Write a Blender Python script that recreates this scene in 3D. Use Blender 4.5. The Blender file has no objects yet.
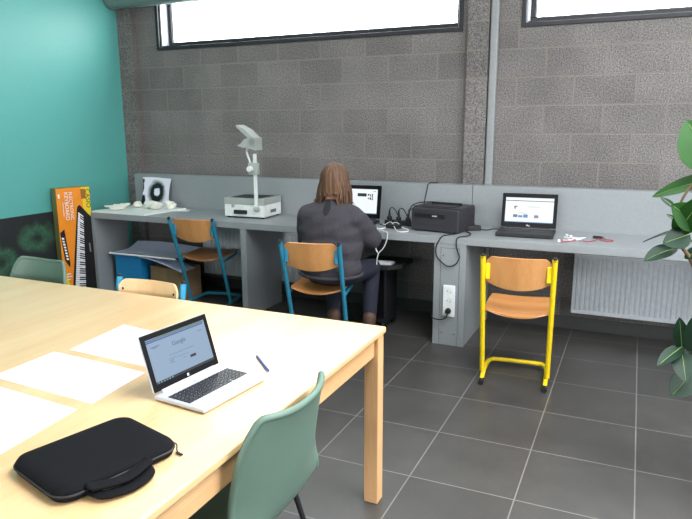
import bpy, bmesh, math, random
from math import sin, cos, pi, radians as R
from mathutils import Vector, Matrix, Euler
from mathutils.bvhtree import BVHTree

random.seed(7)
SC = bpy.context.scene
COL = SC.collection

# ------------------------------------------------------------------ camera
F, YAW, PIT, ROLL = 637.955, 0.42578, 0.20641, -0.00367
fw = Vector((-sin(YAW) * cos(PIT), cos(YAW) * cos(PIT), -sin(PIT)))
rt = Vector((cos(YAW), sin(YAW), 0))
up = rt.cross(fw)
r2 = cos(ROLL) * rt + sin(ROLL) * up
u2 = -sin(ROLL) * rt + cos(ROLL) * up
cd = bpy.data.cameras.new('camera')
cam = bpy.data.objects.new('camera', cd)
COL.objects.link(cam)
mw = Matrix((r2, u2, -fw)).transposed().to_4x4()
mw.translation = Vector((4.09645, -4.90319, 1.50867))
cam.matrix_world = mw
cd.sensor_width = 36
cd.lens = F / 692 * 36
cd.clip_start = 0.05
SC.camera = cam

# ------------------------------------------------------------------ sky, daylight, exposure
W = bpy.data.worlds.new('sky')
SC.world = W
W.use_nodes = True
bg = W.node_tree.nodes['Background']
bg.inputs[0].default_value = (0.93, 0.97, 1.0, 1)
bg.inputs[1].default_value = 13.0

def area(name, loc, rot, sx, sy, power, col=(0.97, 0.98, 1.0)):
    l = bpy.data.lights.new(name, 'AREA')
    l.shape = 'RECTANGLE'; l.size = sx; l.size_y = sy
    l.energy = power; l.color = col
    o = bpy.data.objects.new(name, l)
    COL.objects.link(o)
    o.location = loc; o.rotation_euler = rot
    return o
# portals guide the sky light through the high windows and the added openings
ADDED_SKYL = (3.6, 6.2, -4.0, -1.6)      # added roof opening, brightens the floor right of the table: x0, x1, y0, y1
ADDED_SKYL2 = (.5, 1.4, -1.7, -1.1)     # small roof opening, added to lighten the left end of the desk
for nm, loc, rot, sx, sy in (('portal_aisle', (.95, -1.4, 3.28), (0, 0, 0), .9, .6), ('portal_rear', (2.6, -8.1, 1.6), (R(90), 0, 0), 3.0, 1.2), ('portal_left', (1.4, .2, 2.55), (R(-90), 0, 0), 2.7, .62), ('portal_right', (4.75, .2, 2.55), (R(-90), 0, 0), 2.8, .62),
                             ('portal_side', (7.1, -3.4, 1.9), (0, R(90), 0), 1.1, 2.2),
                             ('portal_roof', ((ADDED_SKYL[0] + ADDED_SKYL[1]) / 2, (ADDED_SKYL[2] + ADDED_SKYL[3]) / 2, 3.28), (0, 0, 0), ADDED_SKYL[1] - ADDED_SKYL[0], ADDED_SKYL[3] - ADDED_SKYL[2])):
    p = area(nm, loc, rot, sx, sy, 1)
    p.data.cycles.is_portal = True
SC.view_settings.view_transform = 'Standard'
SC.view_settings.look = 'None'
SC.view_settings.gamma = 1
SC.view_settings.use_curve_mapping = False
SC.view_settings.exposure = 0.08
SC.cycles.use_denoising = True

# ------------------------------------------------------------------ materials
def lin(c):
    return tuple(((v / 255) / 12.92 if v / 255 <= .04045 else ((v / 255 + .055) / 1.055) ** 2.4) for v in c)

class NT:
    def __init__(s, name):
        s.m = bpy.data.materials.new(name); s.m.use_nodes = True
        s.t = s.m.node_tree; s.n = s.t.nodes; s.b = s.n['Principled BSDF']
    def new(s, t, **kw):
        n = s.n.new(t)
        for k, v in kw.items(): setattr(n, k, v)
        return n
    def ln(s, a, b): s.t.links.new(a, b)

def mat(name, col, rough=.5, metal=0, var=.06, scale=30, bump=0, spec=.5, coat=0, stretch=None):
    """plain surface with a little procedural tone variation"""
    N = NT(name); c = lin(col)
    N.b.inputs['Roughness'].default_value = rough
    N.b.inputs['Metallic'].default_value = metal
    N.b.inputs['Specular IOR Level'].default_value = spec
    N.b.inputs['Coat Weight'].default_value = coat
    tc = N.new('ShaderNodeTexCoord'); no = N.new('ShaderNodeTexNoise')
    no.inputs['Scale'].default_value = scale; no.inputs['Detail'].default_value = 4
    if stretch:
        mp = N.new('ShaderNodeMapping'); mp.inputs['Scale'].default_value = stretch
        N.ln(tc.outputs['Object'], mp.inputs[0]); N.ln(mp.outputs[0], no.inputs['Vector'])
    else:
        N.ln(tc.outputs['Object'], no.inputs['Vector'])
    cr = N.new('ShaderNodeValToRGB')
    cr.color_ramp.elements[0].position = .3; cr.color_ramp.elements[1].position = .7
    cr.color_ramp.elements[0].color = tuple(v * (1 - var) for v in c) + (1,)
    cr.color_ramp.elements[1].color = tuple(min(1, v * (1 + var)) for v in c) + (1,)
    N.ln(no.outputs['Fac'], cr.inputs[0]); N.ln(cr.outputs[0], N.b.inputs['Base Color'])
    if bump:
        bp = N.new('ShaderNodeBump'); bp.inputs['Strength'].default_value = bump
        bp.inputs['Distance'].default_value = .004
        N.ln(no.outputs['Fac'], bp.inputs['Height']); N.ln(bp.outputs[0], N.b.inputs['Normal'])
    return N.m

def emit(name, col, strength=1.0):
    N = NT(name)
    N.b.inputs['Base Color'].default_value = (0.01, 0.01, 0.01, 1)
    N.b.inputs['Emission Color'].default_value = lin(col) + (1,)
    N.b.inputs['Emission Strength'].default_value = strength
    N.b.inputs['Roughness'].default_value = .35
    return N.m

def wood(name, ca, cb, axis='X', rough=.4, scale=6, coat=0, spec=.5):
    N = NT(name)
    tc = N.new('ShaderNodeTexCoord'); mp = N.new('ShaderNodeMapping')
    s = {'X': (.12, 1.6, 1.6), 'Y': (1.6, .12, 1.6), 'Z': (1.6, 1.6, .12)}[axis]
    mp.inputs['Scale'].default_value = s
    N.ln(tc.outputs['Object'], mp.inputs[0])
    no = N.new('ShaderNodeTexNoise'); no.inputs['Scale'].default_value = scale
    no.inputs['Detail'].default_value = 6; no.inputs['Roughness'].default_value = .6
    N.ln(mp.outputs[0], no.inputs['Vector'])
    n2 = N.new('ShaderNodeTexNoise'); n2.inputs['Scale'].default_value = scale * 14
    n2.inputs['Detail'].default_value = 3
    N.ln(mp.outputs[0], n2.inputs['Vector'])
    ma = N.new('ShaderNodeMath', operation='MULTIPLY_ADD'); ma.inputs[1].default_value = .35
    N.ln(n2.outputs['Fac'], ma.inputs[0]); N.ln(no.outputs['Fac'], ma.inputs[2])
    cr = N.new('ShaderNodeValToRGB')
    cr.color_ramp.elements[0].position = .48; cr.color_ramp.elements[1].position = .86
    cr.color_ramp.elements[0].color = lin(ca) + (1,); cr.color_ramp.elements[1].color = lin(cb) + (1,)
    N.ln(ma.outputs[0], cr.inputs[0]); N.ln(cr.outputs[0], N.b.inputs['Base Color'])
    N.b.inputs['Roughness'].default_value = rough
    N.b.inputs['Coat Weight'].default_value = coat
    N.b.inputs['Coat Roughness'].default_value = .3
    N.b.inputs['Specular IOR Level'].default_value = spec
    return N.m

def block_wall():
    N = NT('concrete_block')
    tc = N.new('ShaderNodeTexCoord'); sx = N.new('ShaderNodeSeparateXYZ'); cx = N.new('ShaderNodeCombineXYZ')
    N.ln(tc.outputs['Object'], sx.inputs[0])
    a = N.new('ShaderNodeMath', operation='ADD'); a.inputs[1].default_value = 3.753
    b = N.new('ShaderNodeMath', operation='ADD'); b.inputs[1].default_value = -.05 + .4
    N.ln(sx.outputs['X'], a.inputs[0]); N.ln(sx.outputs['Z'], b.inputs[0])
    N.ln(a.outputs[0], cx.inputs['X']); N.ln(b.outputs[0], cx.inputs['Y'])
    br = N.new('ShaderNodeTexBrick'); br.offset = .5; br.offset_frequency = 2
    br.inputs['Scale'].default_value = 1; br.inputs['Brick Width'].default_value = .4
    br.inputs['Row Height'].default_value = .2; br.inputs['Mortar Size'].default_value = .007
    br.inputs['Mortar Smooth'].default_value = .3; br.inputs['Bias'].default_value = 0
    br.inputs['Color1'].default_value = lin((104, 99, 98)) + (1,)
    br.inputs['Color2'].default_value = lin((116, 111, 110)) + (1,)
    br.inputs['Mortar'].default_value = lin((138, 132, 124)) + (1,)
    N.ln(cx.outputs[0], br.inputs['Vector'])
    sp = N.new('ShaderNodeTexNoise'); sp.inputs['Scale'].default_value = 110; sp.inputs['Detail'].default_value = 5; sp.inputs['Roughness'].default_value = .7
    N.ln(tc.outputs['Object'], sp.inputs['Vector'])
    cr = N.new('ShaderNodeValToRGB'); e = cr.color_ramp.elements
    e[0].position = .38; e[0].color = (.38, .38, .38, 1); e[1].position = .64; e[1].color = (1.8, 1.78, 1.76, 1)
    N.ln(sp.outputs['Fac'], cr.inputs[0])
    lo = N.new('ShaderNodeTexNoise'); lo.inputs['Scale'].default_value = 2.2; lo.inputs['Detail'].default_value = 2
    N.ln(tc.outputs['Object'], lo.inputs['Vector'])
    cl = N.new('ShaderNodeValToRGB'); e = cl.color_ramp.elements
    e[0].position = .35; e[0].color = (.82, .82, .82, 1); e[1].position = .65; e[1].color = (1.1, 1.1, 1.1, 1)
    N.ln(lo.outputs['Fac'], cl.inputs[0])
    m1 = N.new('ShaderNodeMix', data_type='RGBA', blend_type='MULTIPLY'); m1.inputs[0].default_value = 1
    N.ln(br.outputs['Color'], m1.inputs[6]); N.ln(cr.outputs[0], m1.inputs[7])
    m2 = N.new('ShaderNodeMix', data_type='RGBA', blend_type='MULTIPLY'); m2.inputs[0].default_value = 1
    N.ln(m1.outputs[2], m2.inputs[6]); N.ln(cl.outputs[0], m2.inputs[7])
    m3 = N.new('ShaderNodeMix', data_type='RGBA'); m3.inputs[7].default_value = lin((113, 107, 101)) + (1,)
    sc_ = N.new('ShaderNodeMath', operation='MULTIPLY'); sc_.inputs[1].default_value = .75
    N.ln(br.outputs['Fac'], sc_.inputs[0]); N.ln(sc_.outputs[0], m3.inputs[0]); N.ln(m2.outputs[2], m3.inputs[6])
    N.ln(m3.outputs[2], N.b.inputs['Base Color'])
    bp = N.new('ShaderNodeBump'); bp.inputs['Strength'].default_value = .55; bp.inputs['Distance'].default_value = .006
    ad = N.new('ShaderNodeMath', operation='MULTIPLY_ADD'); ad.inputs[1].default_value = -1.2
    N.ln(br.outputs['Fac'], ad.inputs[0]); N.ln(sp.outputs['Fac'], ad.inputs[2])
    N.ln(ad.outputs[0], bp.inputs['Height']); N.ln(bp.outputs[0], N.b.inputs['Normal'])
    N.b.inputs['Roughness'].default_value = .6
    return N.m

def tile_floor():
    N = NT('floor_tile')
    tc = N.new('ShaderNodeTexCoord'); mp = N.new('ShaderNodeMapping')
    T = .45183
    mp.inputs['Location'].default_value = (-(2.84193 - 20 * T), .65647 + 30 * T, 0)
    N.ln(tc.outputs['Object'], mp.inputs[0])
    br = N.new('ShaderNodeTexBrick'); br.offset = 0; br.squash = 1
    br.inputs['Scale'].default_value = 1; br.inputs['Brick Width'].default_value = T
    br.inputs['Row Height'].default_value = T; br.inputs['Mortar Size'].default_value = .0028
    br.inputs['Mortar Smooth'].default_value = .1
    br.inputs['Color1'].default_value = lin((64, 62, 61)) + (1,)
    br.inputs['Color2'].default_value = lin((71, 69, 67)) + (1,)
    br.inputs['Mortar'].default_value = lin((122, 119, 116)) + (1,)
    N.ln(mp.outputs[0], br.inputs['Vector'])
    no = N.new('ShaderNodeTexNoise'); no.inputs['Scale'].default_value = 3.5; no.inputs['Detail'].default_value = 8
    no.inputs['Roughness'].default_value = .65
    N.ln(tc.outputs['Object'], no.inputs['Vector'])
    cr = N.new('ShaderNodeValToRGB'); e = cr.color_ramp.elements
    e[0].position = .3; e[0].color = (.8, .8, .8, 1); e[1].position = .7; e[1].color = (1.15, 1.14, 1.12, 1)
    N.ln(no.outputs['Fac'], cr.inputs[0])
    m = N.new('ShaderNodeMix', data_type='RGBA', blend_type='MULTIPLY'); m.inputs[0].default_value = 1
    N.ln(br.outputs['Color'], m.inputs[6]); N.ln(cr.outputs[0], m.inputs[7])
    N.ln(m.outputs[2], N.b.inputs['Base Color'])
    rr = N.new('ShaderNodeMapRange'); rr.inputs['To Min'].default_value = .3; rr.inputs['To Max'].default_value = .46
    N.ln(no.outputs['Fac'], rr.inputs[0]); N.ln(rr.outputs[0], N.b.inputs['Roughness'])
    bp = N.new('ShaderNodeBump'); bp.inputs['Strength'].default_value = .25; bp.inputs['Distance'].default_value = .002
    bp.invert = True
    N.ln(br.outputs['Fac'], bp.inputs['Height']); N.ln(bp.outputs[0], N.b.inputs['Normal'])
    return N.m

def glass_pane():
    N = NT('window_glass'); N.n.remove(N.b)
    tr = N.new('ShaderNodeBsdfTransparent'); gl = N.new('ShaderNodeBsdfGlossy'); mx = N.new('ShaderNodeMixShader')
    gl.inputs['Roughness'].default_value = .02; mx.inputs[0].default_value = .06
    tr.inputs[0].default_value = (.97, .99, .98, 1)
    N.ln(tr.outputs[0], mx.inputs[1]); N.ln(gl.outputs[0], mx.inputs[2])
    N.ln(mx.outputs[0], N.n['Material Output'].inputs[0])
    return N.m

def painting_mat():
    """black board with loose green paint rings"""
    N = NT('black_painting')
    tc = N.new('ShaderNodeTexCoord')
    no = N.new('ShaderNodeTexNoise'); no.inputs['Scale'].default_value = 9; no.inputs['Detail'].default_value = 6
    N.ln(tc.outputs['Object'], no.inputs['Vector'])
    prev = None
    for (y, z, r, sy) in ((-.15, .60, .075, .72), (-.50, .46, .07, .8)):
        sub = N.new('ShaderNodeMapping'); sub.inputs['Location'].default_value = (0, -y * sy, -z)
        sub.inputs['Scale'].default_value = (0, sy, 1)
        N.ln(tc.outputs['Object'], sub.inputs[0])
        le = N.new('ShaderNodeVectorMath', operation='LENGTH'); N.ln(sub.outputs[0], le.inputs[0])
        wob = N.new('ShaderNodeMath', operation='MULTIPLY_ADD'); wob.inputs[1].default_value = .16; 
        N.ln(no.outputs['Fac'], wob.inputs[0]); N.ln(le.outputs['Value'], wob.inputs[2])
        d = N.new('ShaderNodeMath', operation='SUBTRACT'); d.inputs[1].default_value = r + .08
        N.ln(wob.outputs[0], d.inputs[0])
        ab = N.new('ShaderNodeMath', operation='ABSOLUTE'); N.ln(d.outputs[0], ab.inputs[0])
        mr = N.new('ShaderNodeMapRange'); mr.inputs['From Min'].default_value = .07; mr.inputs['From Max'].default_value = .0
        N.ln(ab.outputs[0], mr.inputs[0])
        if prev is None: prev = mr.outputs[0]
        else:
            mxx = N.new('ShaderNodeMath', operation='MAXIMUM'); N.ln(prev, mxx.inputs[0]); N.ln(mr.outputs[0], mxx.inputs[1]); prev = mxx.outputs[0]
    nn = N.new('ShaderNodeTexNoise'); nn.inputs['Scale'].default_value = 45; nn.inputs['Detail'].default_value = 5
    N.ln(tc.outputs['Object'], nn.inputs['Vector'])
    mu = N.new('ShaderNodeMath', operation='MULTIPLY'); N.ln(prev, mu.inputs[0]); N.ln(nn.outputs['Fac'], mu.inputs[1])
    mx = N.new('ShaderNodeMix', data_type='RGBA')
    mx.inputs[6].default_value = lin((26, 31, 33)) + (1,); mx.inputs[7].default_value = lin((62, 122, 88)) + (1,)
    N.ln(mu.outputs[0], mx.inputs[0]); N.ln(mx.outputs[2], N.b.inputs['Base Color'])
    N.b.inputs['Roughness'].default_value = .7
    return N.m

def rosette_mat():
    """white sheet printed with a dark soft-edged ring and a light core"""
    N = NT('printed_rosette')
    tc = N.new('ShaderNodeTexCoord')
    no = N.new('ShaderNodeTexNoise'); no.inputs['Scale'].default_value = 26; no.inputs['Detail'].default_value = 3
    N.ln(tc.outputs['Object'], no.inputs['Vector'])
    def blob(x, z, sx, sz, lo, hi):
        mp = N.new('ShaderNodeMapping'); mp.inputs['Location'].default_value = (-x * sx, 0, -z * sz)
        mp.inputs['Scale'].default_value = (sx, 0, sz)
        N.ln(tc.outputs['Object'], mp.inputs[0])
        le = N.new('ShaderNodeVectorMath', operation='LENGTH'); N.ln(mp.outputs[0], le.inputs[0])
        w = N.new('ShaderNodeMath', operation='MULTIPLY_ADD'); w.inputs[1].default_value = .035
        N.ln(no.outputs['Fac'], w.inputs[0]); N.ln(le.outputs['Value'], w.inputs[2])
        mr = N.new('ShaderNodeMapRange'); mr.inputs['From Min'].default_value = hi + .0175; mr.inputs['From Max'].default_value = lo + .0175
        N.ln(w.outputs[0], mr.inputs[0]); return mr.outputs[0]
    ring = blob(.035, .125, 1.1, 1.0, .08, .125)
    core = blob(.035, .13, 1, 1, .028, .04)
    s1 = blob(-.115, .05, 1, .55, .02, .03); s2 = blob(-.125, .16, 1.6, .5, .014, .024); s3 = blob(-.13, .225, 1, 1, .012, .022)
    def mx(a, b, op):
        q = N.new('ShaderNodeMath', operation=op, use_clamp=True); N.ln(a, q.inputs[0]); N.ln(b, q.inputs[1]); return q.outputs[0]
    d = mx(ring, core, 'SUBTRACT')
    for s in (s1, s2, s3): d = mx(d, s, 'MAXIMUM')
    m = N.new('ShaderNodeMix', data_type='RGBA')
    m.inputs[6].default_value = lin((222, 220, 232)) + (1,); m.inputs[7].default_value = lin((18, 18, 22)) + (1,)
    N.ln(d, m.inputs[0]); N.ln(m.outputs[2], N.b.inputs['Base Color'])
    N.b.inputs['Roughness'].default_value = .35
    return N.m

M = dict(
    block=block_wall(), tile=tile_floor(), glass=glass_pane(),
    teal=mat('teal_wall_paint', (90, 166, 160), .42, var=.03, scale=60, bump=.06),
    plaster=mat('white_plaster', (205, 205, 200), .8, var=.03, scale=20),
    skirt=mat('dark_tile_skirting', (60, 59, 60), .4),
    alu=mat('anthracite_aluminium', (30, 28, 36), .5, 0),
    jamb=mat('pale_aluminium', (196, 200, 208), .4, .1),
    duct=mat('duct_paint', (120, 138, 136), .5, .2),
    conduit=mat('grey_painted_steel', (140, 142, 143), .5, .2),
    desk=mat('grey_blue_melamine', (139, 143, 146), .4, var=.035, scale=55),
    groove=mat('dark_joint', (70, 76, 80), .7),
    white_rad=mat('white_enamel', (214, 219, 226), .4),
    beech=wood('beech_laminate', (228, 180, 124), (240, 204, 154), 'Y', .34, 5, coat=1.0),
    beech_leg=wood('beech_solid', (214, 160, 108), (232, 186, 136), 'Z', .45, 6),
    beech_x=wood('beech_apron_x', (214, 160, 108), (232, 186, 136), 'X', .45, 6),
    beech_y=wood('beech_apron_y', (214, 160, 108), (232, 186, 136), 'Y', .45, 6),
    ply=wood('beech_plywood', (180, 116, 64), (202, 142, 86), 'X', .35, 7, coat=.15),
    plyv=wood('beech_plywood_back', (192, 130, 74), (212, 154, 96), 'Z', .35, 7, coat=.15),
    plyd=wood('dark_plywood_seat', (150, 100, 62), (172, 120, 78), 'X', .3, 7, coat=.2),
    plyp=wood('pale_plywood_back', (232, 190, 138), (242, 208, 160), 'Z', .4, 7),
    plyedge=mat('plywood_edge', (226, 188, 142), .6),
    yellow=mat('yellow_enamel', (240, 205, 20), .35, coat=.2),
    tealmetal=mat('petrol_blue_enamel', (40, 128, 158), .35, coat=.2),
    bluemetal=mat('sky_blue_enamel', (42, 150, 190), .4),
    rubber=mat('black_rubber', (24, 24, 26), .7),
    blackpl=mat('black_plastic', (26, 26, 29), .55, var=.1),
    blackgl=mat('black_gloss', (11, 11, 14), .4, spec=.2),
    darkpl=mat('charcoal_plastic', (46, 44, 50), .45, var=.06),
    darkpl2=mat('charcoal_panel', (28, 27, 31), .35),
    green=mat('sage_green_plastic', (98, 123, 110), .45, var=.03, scale=160, bump=.05),
    steel=mat('dark_steel', (70, 70, 74), .3, .8),
    chrome=mat('chrome', (190, 192, 196), .2, .9),
    silver=mat('silver_plastic', (196, 198, 206), .35, .15),
    whitepl=mat('white_plastic', (232, 234, 236), .4),
    offwhite=mat('offwhite_enamel', (224, 228, 226), .4),
    greyen=mat('grey_enamel', (160, 166, 162), .45),
    paper=mat('white_paper', (246, 246, 246), .7, var=.01),
    paperblue=mat('pale_blue_paper', (196, 204, 226), .6, var=.03),
    paperred=mat('red_paper_edge', (190, 70, 70), .7),
    neoprene=mat('black_neoprene', (17, 17, 21), .85, var=.2, scale=400, bump=.1, spec=.15),
    neoedge=mat('black_piping', (34, 35, 40), .6),
    orange=mat('orange_print', (238, 140, 28), .45, var=.05, scale=12),
    yprint=mat('yellow_print', (232, 200, 40), .45),
    brownprint=mat('brown_print', (150, 96, 30), .5),
    oliveside=mat('olive_carton_side', (124, 122, 70), .6),
    blackprint=mat('black_print', (24, 22, 24), .4),
    whiteprint=mat('white_print', (236, 236, 240), .45),
    blue=mat('blue_plastic', (28, 138, 200), .45),
    card=mat('brown_cardboard', (158, 128, 96), .8, var=.08, scale=18),
    tape=mat('brown_tape', (160, 132, 98), .5),
    plastermodel=mat('white_plaster_model', (228, 226, 214), .7, var=.08, scale=40, bump=.3),
    foamboard=mat('white_foamboard', (226, 232, 228), .35, var=.02),
    painting=painting_mat(), rosette=rosette_mat(),
    sweater=mat('charcoal_knit', (58, 55, 62), .9, var=.14, scale=120, bump=.35, stretch=(1, 1, .25)),
    keyhole=mat('black_cloth', (28, 28, 32), .9),
    jeans=mat('dark_denim', (32, 35, 50), .85, var=.12, scale=90, bump=.2),
    skin=mat('skin', (208, 150, 122), .55, var=.04),
    hair=mat('brown_hair', (82, 56, 39), .6, var=.35, scale=60, stretch=(1, 1, .06)),
    hair2=mat('light_brown_hair', (112, 78, 50), .6, var=.3, scale=60, stretch=(1, 1, .06)),
    boot=mat('brown_leather', (86, 62, 50), .6),
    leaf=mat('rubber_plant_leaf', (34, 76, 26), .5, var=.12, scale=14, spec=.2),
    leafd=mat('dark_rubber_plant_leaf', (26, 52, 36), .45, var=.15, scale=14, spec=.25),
    leafrib=mat('leaf_midrib', (128, 150, 80), .5),
    stem=mat('brown_stem', (104, 84, 58), .7, var=.2),
    pot=mat('terracotta', (158, 92, 62), .8), soil=mat('potting_soil', (52, 40, 32), .95, var=.3, bump=.6),
    scr_white=emit('screen_white', (238, 244, 250), 1.0), scr_blue=emit('screen_pale_blue', (172, 200, 232), .62),
    scr_tab=emit('screen_tab_blue', (70, 110, 190), .7), scr_green=emit('screen_green_bar', (120, 150, 140), .6),
    scr_dark=emit('screen_dark', (40, 44, 60), .6), scr_grey=emit('screen_grey', (110, 120, 134), .8),
    scr_img=emit('screen_picture_blue', (88, 138, 190), .9), scr_img2=emit('screen_picture_violet', (150, 140, 170), .8),
    scr_text=emit('screen_text_blue', (90, 116, 170), .55), scr_line=emit('screen_line', (150, 205, 200), .9),
    pen_blue=mat('blue_pen_plastic', (52, 84, 160), .35),
    red=mat('red_wire', (170, 62, 74), .5),
)

# ------------------------------------------------------------------ mesh helpers
class MB:
    """collects shapes and links them as ONE mesh object"""
    def __init__(s): s.bm = bmesh.new(); s.mi = 0
    def _mark(s, faces):
        for f in faces: f.material_index = s.mi
    def add(s, fn, M_=None):
        b = bmesh.new(); fn(b)
        if M_ is not None: bmesh.ops.transform(b, matrix=M_, verts=b.verts)
        mp = {}
        for v in b.verts: mp[v] = s.bm.verts.new(v.co)
        for f in b.faces:
            try:
                g = s.bm.faces.new([mp[v] for v in f.verts]); g.material_index = s.mi
            except ValueError: pass
        b.free(); return s
    def box(s, x0, y0, z0, x1, y1, z1, bev=0, seg=2, M_=None):
        def fn(b):
            bmesh.ops.create_cube(b, size=1)
            for v in b.verts:
                v.co = Vector((x0 + (v.co.x + .5) * (x1 - x0), y0 + (v.co.y + .5) * (y1 - y0), z0 + (v.co.z + .5) * (z1 - z0)))
            if bev: bmesh.ops.bevel(b, geom=b.edges[:], offset=bev, segments=seg, profile=.5, affect='EDGES')
        return s.add(fn, M_)
    def cyl(s, p0, p1, r0, r1=None, n=16, bev=0):
        p0, p1 = Vector(p0), Vector(p1); d = p1 - p0; r1 = r0 if r1 is None else r1
        m = Matrix.Translation((p0 + p1) / 2) @ d.to_track_quat('Z', 'Y').to_matrix().to_4x4()
        def fn(b):
            bmesh.ops.create_cone(b, cap_ends=True, segments=n, radius1=max(r0, 1e-5), radius2=max(r1, 1e-5), depth=d.length)
            if bev:
                ed = [e for e in b.edges if len(e.link_faces) == 2 and any(len(f.verts) > 4 for f in e.link_faces)]
                bmesh.ops.bevel(b, geom=ed, offset=bev, segments=2, profile=.5, affect='EDGES')
        return s.add(fn, m)
    def sph(s, c, r, M_=None, u=16, v=10):
        if not hasattr(r, '__len__'): r = (r, r, r)
        m = Matrix.Translation(c) @ (M_ if M_ is not None else Matrix()) @ Matrix.Diagonal((*r, 1))
        return s.add(lambda b: bmesh.ops.create_uvsphere(b, u_segments=u, v_segments=v, radius=1), m)
    def tube(s, pts, r, n=8, smooth=0, closed=False):
        P = [Vector(p) for p in pts]
        if smooth: P = catmull(P, smooth, closed)
        rr = r if hasattr(r, '__len__') else None
        rings = []; prev = None; L = len(P)
        for i, p in enumerate(P):
            if closed: t = P[(i + 1) % L] - P[i - 1]
            else: t = P[min(i + 1, L - 1)] - P[max(i - 1, 0)]
            t.normalize()
            if prev is None:
                a = Vector((0, 0, 1)) if abs(t.z) < .9 else Vector((1, 0, 0)); a = (a - t * a.dot(t)).normalized()
            else:
                a = (prev - t * prev.dot(t)).normalized()
            prev = a; b = t.cross(a)
            q = r
            if rr:
                f = i / (L - 1) * (len(rr) - 1); k = min(int(f), len(rr) - 2); q = rr[k] + (rr[k + 1] - rr[k]) * (f - k)
            rings.append([s.bm.verts.new(p + (a * cos(2 * pi * j / n) + b * sin(2 * pi * j / n)) * q) for j in range(n)])
        for i in range(L if closed else L - 1):
            A, B = rings[i], rings[(i + 1) % L]
            for j in range(n):
                f = s.bm.faces.new((A[j], A[(j + 1) % n], B[(j + 1) % n], B[j])); f.material_index = s.mi
        if not closed:
            for ring in (rings[0][::-1], rings[-1]):
                f = s.bm.faces.new(ring); f.material_index = s.mi
        return s
    def grid(s, fn, nu, nv):
        V = [[s.bm.verts.new(fn(i / nu, j / nv)) for j in range(nv + 1)] for i in range(nu + 1)]
        for i in range(nu):
            for j in range(nv):
                f = s.bm.faces.new((V[i][j], V[i + 1][j], V[i + 1][j + 1], V[i][j + 1])); f.material_index = s.mi
        return s
    def slab(s, fn, nu, nv, th):
        """closed sheet of thickness th around the surface fn(u,v)"""
        e = 1e-3
        def nrm(u, v):
            a = Vector(fn(min(u + e, 1), v)) - Vector(fn(max(u - e, 0), v)); b = Vector(fn(u, min(v + e, 1))) - Vector(fn(u, max(v - e, 0)))
            n = a.cross(b); return n.normalized() if n.length > 1e-12 else Vector((0, 0, 1))
        T = [[None] * (nv + 1) for _ in range(nu + 1)]; B = [[None] * (nv + 1) for _ in range(nu + 1)]
        for i in range(nu + 1):
            for j in range(nv + 1):
                p = Vector(fn(i / nu, j / nv)); n = nrm(i / nu, j / nv) * th / 2
                T[i][j] = s.bm.verts.new(p + n); B[i][j] = s.bm.verts.new(p - n)
        def q(*v):
            try: s.bm.faces.new(v).material_index = s.mi
            except ValueError: pass
        for i in range(nu):
            for j in range(nv):
                q(T[i][j], T[i + 1][j], T[i + 1][j + 1], T[i][j + 1]); q(B[i][j], B[i][j + 1], B[i + 1][j + 1], B[i + 1][j])
        for i in range(nu):
            q(T[i][0], B[i][0], B[i + 1][0], T[i + 1][0]); q(T[i][nv], T[i + 1][nv], B[i + 1][nv], B[i][nv])
        for j in range(nv):
            q(T[0][j], T[0][j + 1], B[0][j + 1], B[0][j]); q(T[nu][j], B[nu][j], B[nu][j + 1], T[nu][j + 1])
        return s
    def prism(s, poly, vec):
        a = [s.bm.verts.new(Vector(p)) for p in poly]; b = [s.bm.verts.new(Vector(p) + Vector(vec)) for p in poly]
        n = len(poly); fs = [s.bm.faces.new(a[::-1]), s.bm.faces.new(b)]
        for i in range(n): fs.append(s.bm.faces.new((a[i], a[(i + 1) % n], b[(i + 1) % n], b[i])))
        s._mark(fs); return s
    def quad(s, *p):
        f = s.bm.faces.new([s.bm.verts.new(Vector(q)) for q in p]); f.material_index = s.mi; return s
    def build(s, name, mats, parent=None, angle=38):
        bmesh.ops.recalc_face_normals(s.bm, faces=s.bm.faces)
        me = bpy.data.meshes.new(name); s.bm.to_mesh(me); s.bm.free()
        for m in (mats if isinstance(mats, (list, tuple)) else [mats]): me.materials.append(m)
        me.shade_smooth(); me.set_sharp_from_angle(angle=R(angle))
        o = bpy.data.objects.new(name, me); COL.objects.link(o); o.parent = parent
        wn = o.modifiers.new('weighted_normal', 'WEIGHTED_NORMAL'); wn.keep_sharp = True
        return o

def catmull(P, k, closed=False):
    out = []; n = len(P)
    for i in range(n if closed else n - 1):
        g = (lambda j: P[j % n]) if closed else (lambda j: P[max(0, min(n - 1, j))])
        a, b, c, d = g(i - 1), g(i), g(i + 1), g(i + 2)
        for j in range(k):
            t = j / k
            out.append(.5 * ((2 * b) + (c - a) * t + (2 * a - 5 * b + 4 * c - d) * t * t + (3 * b - a - 3 * c + d) * t ** 3))
    if not closed: out.append(P[-1])
    return out

def tag(o, label, cat, group=None, kind=None):
    o['label'] = label; o['category'] = cat
    if group: o['group'] = group
    if kind: o['kind'] = kind
    return o
def thing(name, label, cat, loc=(0, 0, 0), rz=0, group=None, kind=None):
    o = bpy.data.objects.new(name, None); COL.objects.link(o)
    o.empty_display_size = .05
    o.location = loc; o.rotation_euler = (0, 0, rz)
    return tag(o, label, cat, group, kind)
def struct(o, label, cat): return tag(o, label, cat, kind='structure')

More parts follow.
